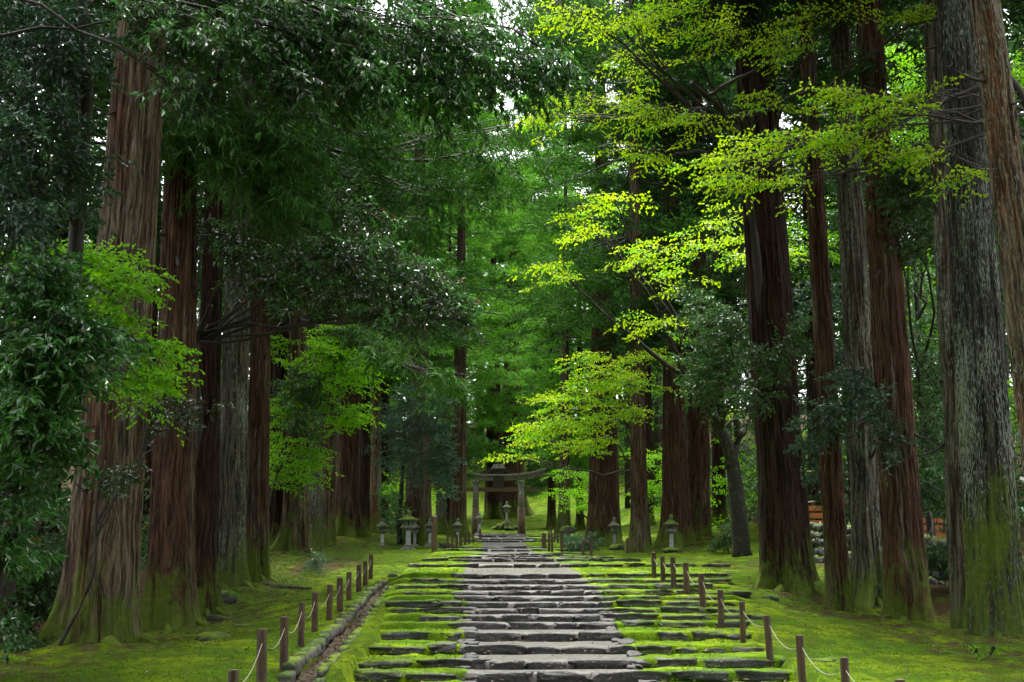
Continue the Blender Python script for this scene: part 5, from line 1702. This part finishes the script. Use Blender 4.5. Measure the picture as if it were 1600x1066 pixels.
# ------------------------------------------------------------------ rocks, shrubs, small plants
for lab, px, d, w, h in [('low mossy boulder before the thick left cedar', 345, 22.6, 0.75, 0.26), ('flat mossy rock beside the left fence', 392, 25.2, 0.45, 0.16),
                         ('pale rock pile stone at the foot of the grey cedar', 365, 31.5, 0.55, 0.42), ('small round mossy rock before the huge dark cedar', 1196, 28.2, 0.4, 0.2),
                         ('moss cushion rock below the largest left lantern', 700, 60, 0.9, 0.5), ('grey rock below the grey stone lantern on the right', 962, 60, 0.8, 0.45),
                         ('grey boulder under the moss roofed lantern', 1047, 51.2, 0.95, 0.35), ('dark wet rock at the upper end of the gutter', 616, 33.4, 0.34, 0.28),
                         ('pair of grey rocks right of the gate path', 886, 88, 1.3, 0.8), ('small rock at the gutter edge', 507, 19.4, 0.2, 0.16)]:
    x, y = fx(px, d)
    o = link('rock', ROCK_SHAPES[int(px) % 4], None, (x, y, gz(x, y) + h * 0.22))
    o.scale = (w, w * 0.8, h)
    o.rotation_euler = (0, 0, px)
    tag(o, lab, 'rock')

broadleaf('evergreen_shrub', 'low dark glossy bush at the right edge of the upper path', 'shrub', fx(905, 53), [at(905, 850, 53)], 0.03,
          [E(895, 852, 53, 22, 14, 0.6), E(925, 858, 53, 20, 12, 0.5), E(910, 845, 53, 22, 10, 0.5)], [16, 12, 10], dict(EVER, leaf=(0.12, 0.055)), 'ever_grey', 41, limb_from=0.3)
broadleaf('evergreen_shrub', 'tiny dark bush on the brown left bank', 'shrub', fx(495, 38), [at(495, 880, 38)], 0.015,
          [E(495, 878, 38, 13, 10, 0.3)], [9], dict(EVER, leaf=(0.09, 0.045), L=0.3), 'ever_grey', 42, limb_from=0.3)
broadleaf('evergreen_shrub', 'dark shrub on the moss bank beside the forked mossy maple', 'shrub', fx(1135, 47), [at(1135, 850, 47)], 0.03,
          [E(1130, 840, 47, 18, 18, 0.5), E(1145, 820, 47, 14, 14, 0.5)], [12, 8], dict(EVER, leaf=(0.12, 0.055)), 'ever', 43, limb_from=0.3)
broadleaf('evergreen_shrub', 'blackish shrub in the shade at the lower left edge, beside the massive cedar', 'shrub', (-9.6, 23), [at(0, 900, 23)], 0.05,
          [E(15, 930, 22.5, 40, 60, 0.9), E(60, 900, 23.5, 36, 60, 0.7), E(-30, 860, 23, 50, 90, 1.0), E(90, 850, 25.5, 30, 70, 0.6), E(20, 1000, 21.5, 36, 26, 0.5)], [40, 34, 40, 26, 16], dict(EVER_FAR, leaf=(0.14, 0.055), L=0.65, side_len=0.3), 'ever', 45, limb_from=0.3)
broadleaf('sapling', 'bright green seedling growing at the foot of the lichen giant', 'plant', fx(1520, 20.4), [at(1520, 1012, 20.4)], 0.006,
          [E(1520, 1012, 20.3, 14, 6, 0.15), E(1550, 1014, 20.3, 9, 5, 0.12)], [2, 1], dict(MAPLE, L=0.18, side_len=0.1, n_side=5, k=3, leaf=(0.06, 0.05)), 'maple_green', 44, limb_from=0.3, limb_r=0.004)

# mossy surface roots of the left cedars
for lab, pts, r in [('mossy surface root running from the narrow dark left cedar', [(340, 955, 28.6), (362, 975, 28), (388, 990, 27.2)], 0.14),
                    ('long mossy surface root running from the red left cedar to the fence', [(415, 915, 35.6), (450, 928, 34.5), (492, 932, 33.5)], 0.13)]:
    cs_ = [np.array([*fx(p[0], p[2]), 0.0]) for p in pts]
    for q in cs_:
        q[2] = gz(q[0], q[1])
    pp = np.array([cs_[0] * (1 - t_) ** 2 + 2 * cs_[1] * t_ * (1 - t_) + cs_[2] * t_ * t_ for t_ in np.linspace(0, 1, 12)])
    b = MB()
    b.tube(pp - pp[0], np.linspace(r, 0.03, 12), 9)
    tag(b.obj('tree_root', M['bark_mossy'], None, True, pp[0]), lab, 'root')

# ------------------------------------------------------------------ fine cover: moss tufts, fallen leaves
def surface_z(X, Y):
    """Height of the ground sheet or the treads."""
    fx_ = np.interp(X, _xs, np.arange(len(_xs)))
    fy_ = np.interp(Y, _ys, np.arange(len(_ys)))
    ix, iy = np.clip(fx_.astype(int), 0, len(_xs) - 2), np.clip(fy_.astype(int), 0, len(_ys) - 2)
    u, v = fx_ - ix, fy_ - iy
    g = GZ[ix, iy] * (1 - u) * (1 - v) + GZ[ix + 1, iy] * u * (1 - v) + GZ[ix, iy + 1] * (1 - u) * v + GZ[ix + 1, iy + 1] * u * v
    ins = in_stairs(X, Y)
    return np.where(ins, stair_z(Y - (X - xc(Y)) * SKEW) + 0.02, g)


_r = np.random.default_rng(71)
n = 80000
Y = 12 + 26 * _r.uniform(0, 1, n) ** 1.3
X = _r.uniform(-9, 11, n)
e = np.abs(X - xc(Y)) - gravel_half(Y)
keep = ((~in_stairs(X, Y)) | (e > 0.15)) & (np.abs(X - gut_x(Y)) > 0.3)
keep &= vnoise(np.stack([X * 1.8, Y * 1.8, X * 0], -1), 5) > -0.35
X, Y = X[keep], Y[keep]
n = len(X)
pos = np.stack([X, Y, surface_z(X, Y) - 0.004], -1)
ax = np.stack([_r.normal(0, 0.6, n), _r.normal(0, 0.6, n), np.ones(n)], -1)
V, T = leaf_faces(pos, ax, nrm(_r.normal(0, 1, (n, 3))), _r.uniform(0.012, 0.035, n), _r.uniform(0.010, 0.022, n))
M['tuft'] = m_leaf('moss_tufts', (0.038, 0.078, 0.003), (0.14, 0.21, 0.005), 0.95, 0.05, 0.3)
tag(link('moss_tufts', build_mesh('moss_tufts', V, [T], M['tuft'], False)), 'short moss tufts standing up from the forest floor and steps', 'moss', kind='stuff')

n = 2600
Y = 12 + 36 * _r.uniform(0, 1, n)
X = _r.normal(0, 5, n) * 1.2
pos = np.stack([X, Y, surface_z(X, Y) + 0.015], -1)
ax = np.stack([_r.normal(0, 1, n), _r.normal(0, 1, n), _r.normal(0, 0.15, n)], -1)
V, T = leaf_faces(pos, ax, UP + _r.normal(0, 0.3, (n, 3)), _r.uniform(0.03, 0.10, n), _r.uniform(0.012, 0.04, n))
M['dead'] = m_leaf('fallen_leaf', (0.05, 0.03, 0.015), (0.30, 0.22, 0.13), 0.5, 0.5, 0.1)
tag(link('fallen_leaves', build_mesh('fallen_leaves', V, [T], M['dead'], False)), 'scattered brown fallen leaves and twigs on moss and steps', 'leaves', kind='stuff')

n = 5000
kb = _r.integers(0, 9, n)
bx_ = np.array([fx(*q) for q in [(170, 22.5), (277, 26.5), (345, 30), (407, 35), (1222, 30.5), (1300, 28.5), (1405, 27), (1540, 23.5), (480, 40)]])
X = bx_[kb, 0] + _r.normal(0, 1.5, n)
Y = bx_[kb, 1] + _r.normal(-0.4, 1.6, n)
pos = np.stack([X, Y, surface_z(X, Y) + 0.012], -1)
ax = np.stack([_r.normal(0, 1, n), _r.normal(0, 1, n), _r.normal(0, 0.08, n)], -1)
V, T = leaf_faces(pos, ax, UP + _r.normal(0, 0.2, (n, 3)), _r.uniform(0.05, 0.30, n), _r.uniform(0.008, 0.022, n))
tag(link('needle_litter', build_mesh('needle_litter', V, [T], M['dead'], False)), 'brown cedar needles and twig litter lying around the trunks', 'litter', kind='stuff')

n = 900
Y = _r.uniform(12.8, 33, n)
X = gut_x(Y) + _r.normal(0, 0.09, n)
pos = np.stack([X, Y, np.array([gz(float(gut_x(y_)), float(y_)) for y_ in Y]) - 0.115], -1)
ax = np.stack([_r.normal(0, 1, n), _r.normal(0, 1, n), _r.normal(0, 0.15, n)], -1)
V, T = leaf_faces(pos, ax, UP + _r.normal(0, 0.4, (n, 3)), _r.uniform(0.03, 0.11, n), _r.uniform(0.02, 0.05, n))
o = link('gutter_litter', build_mesh('gutter_litter', V, [T], M['dead'], False), gut)
tag(o, kind='stuff')
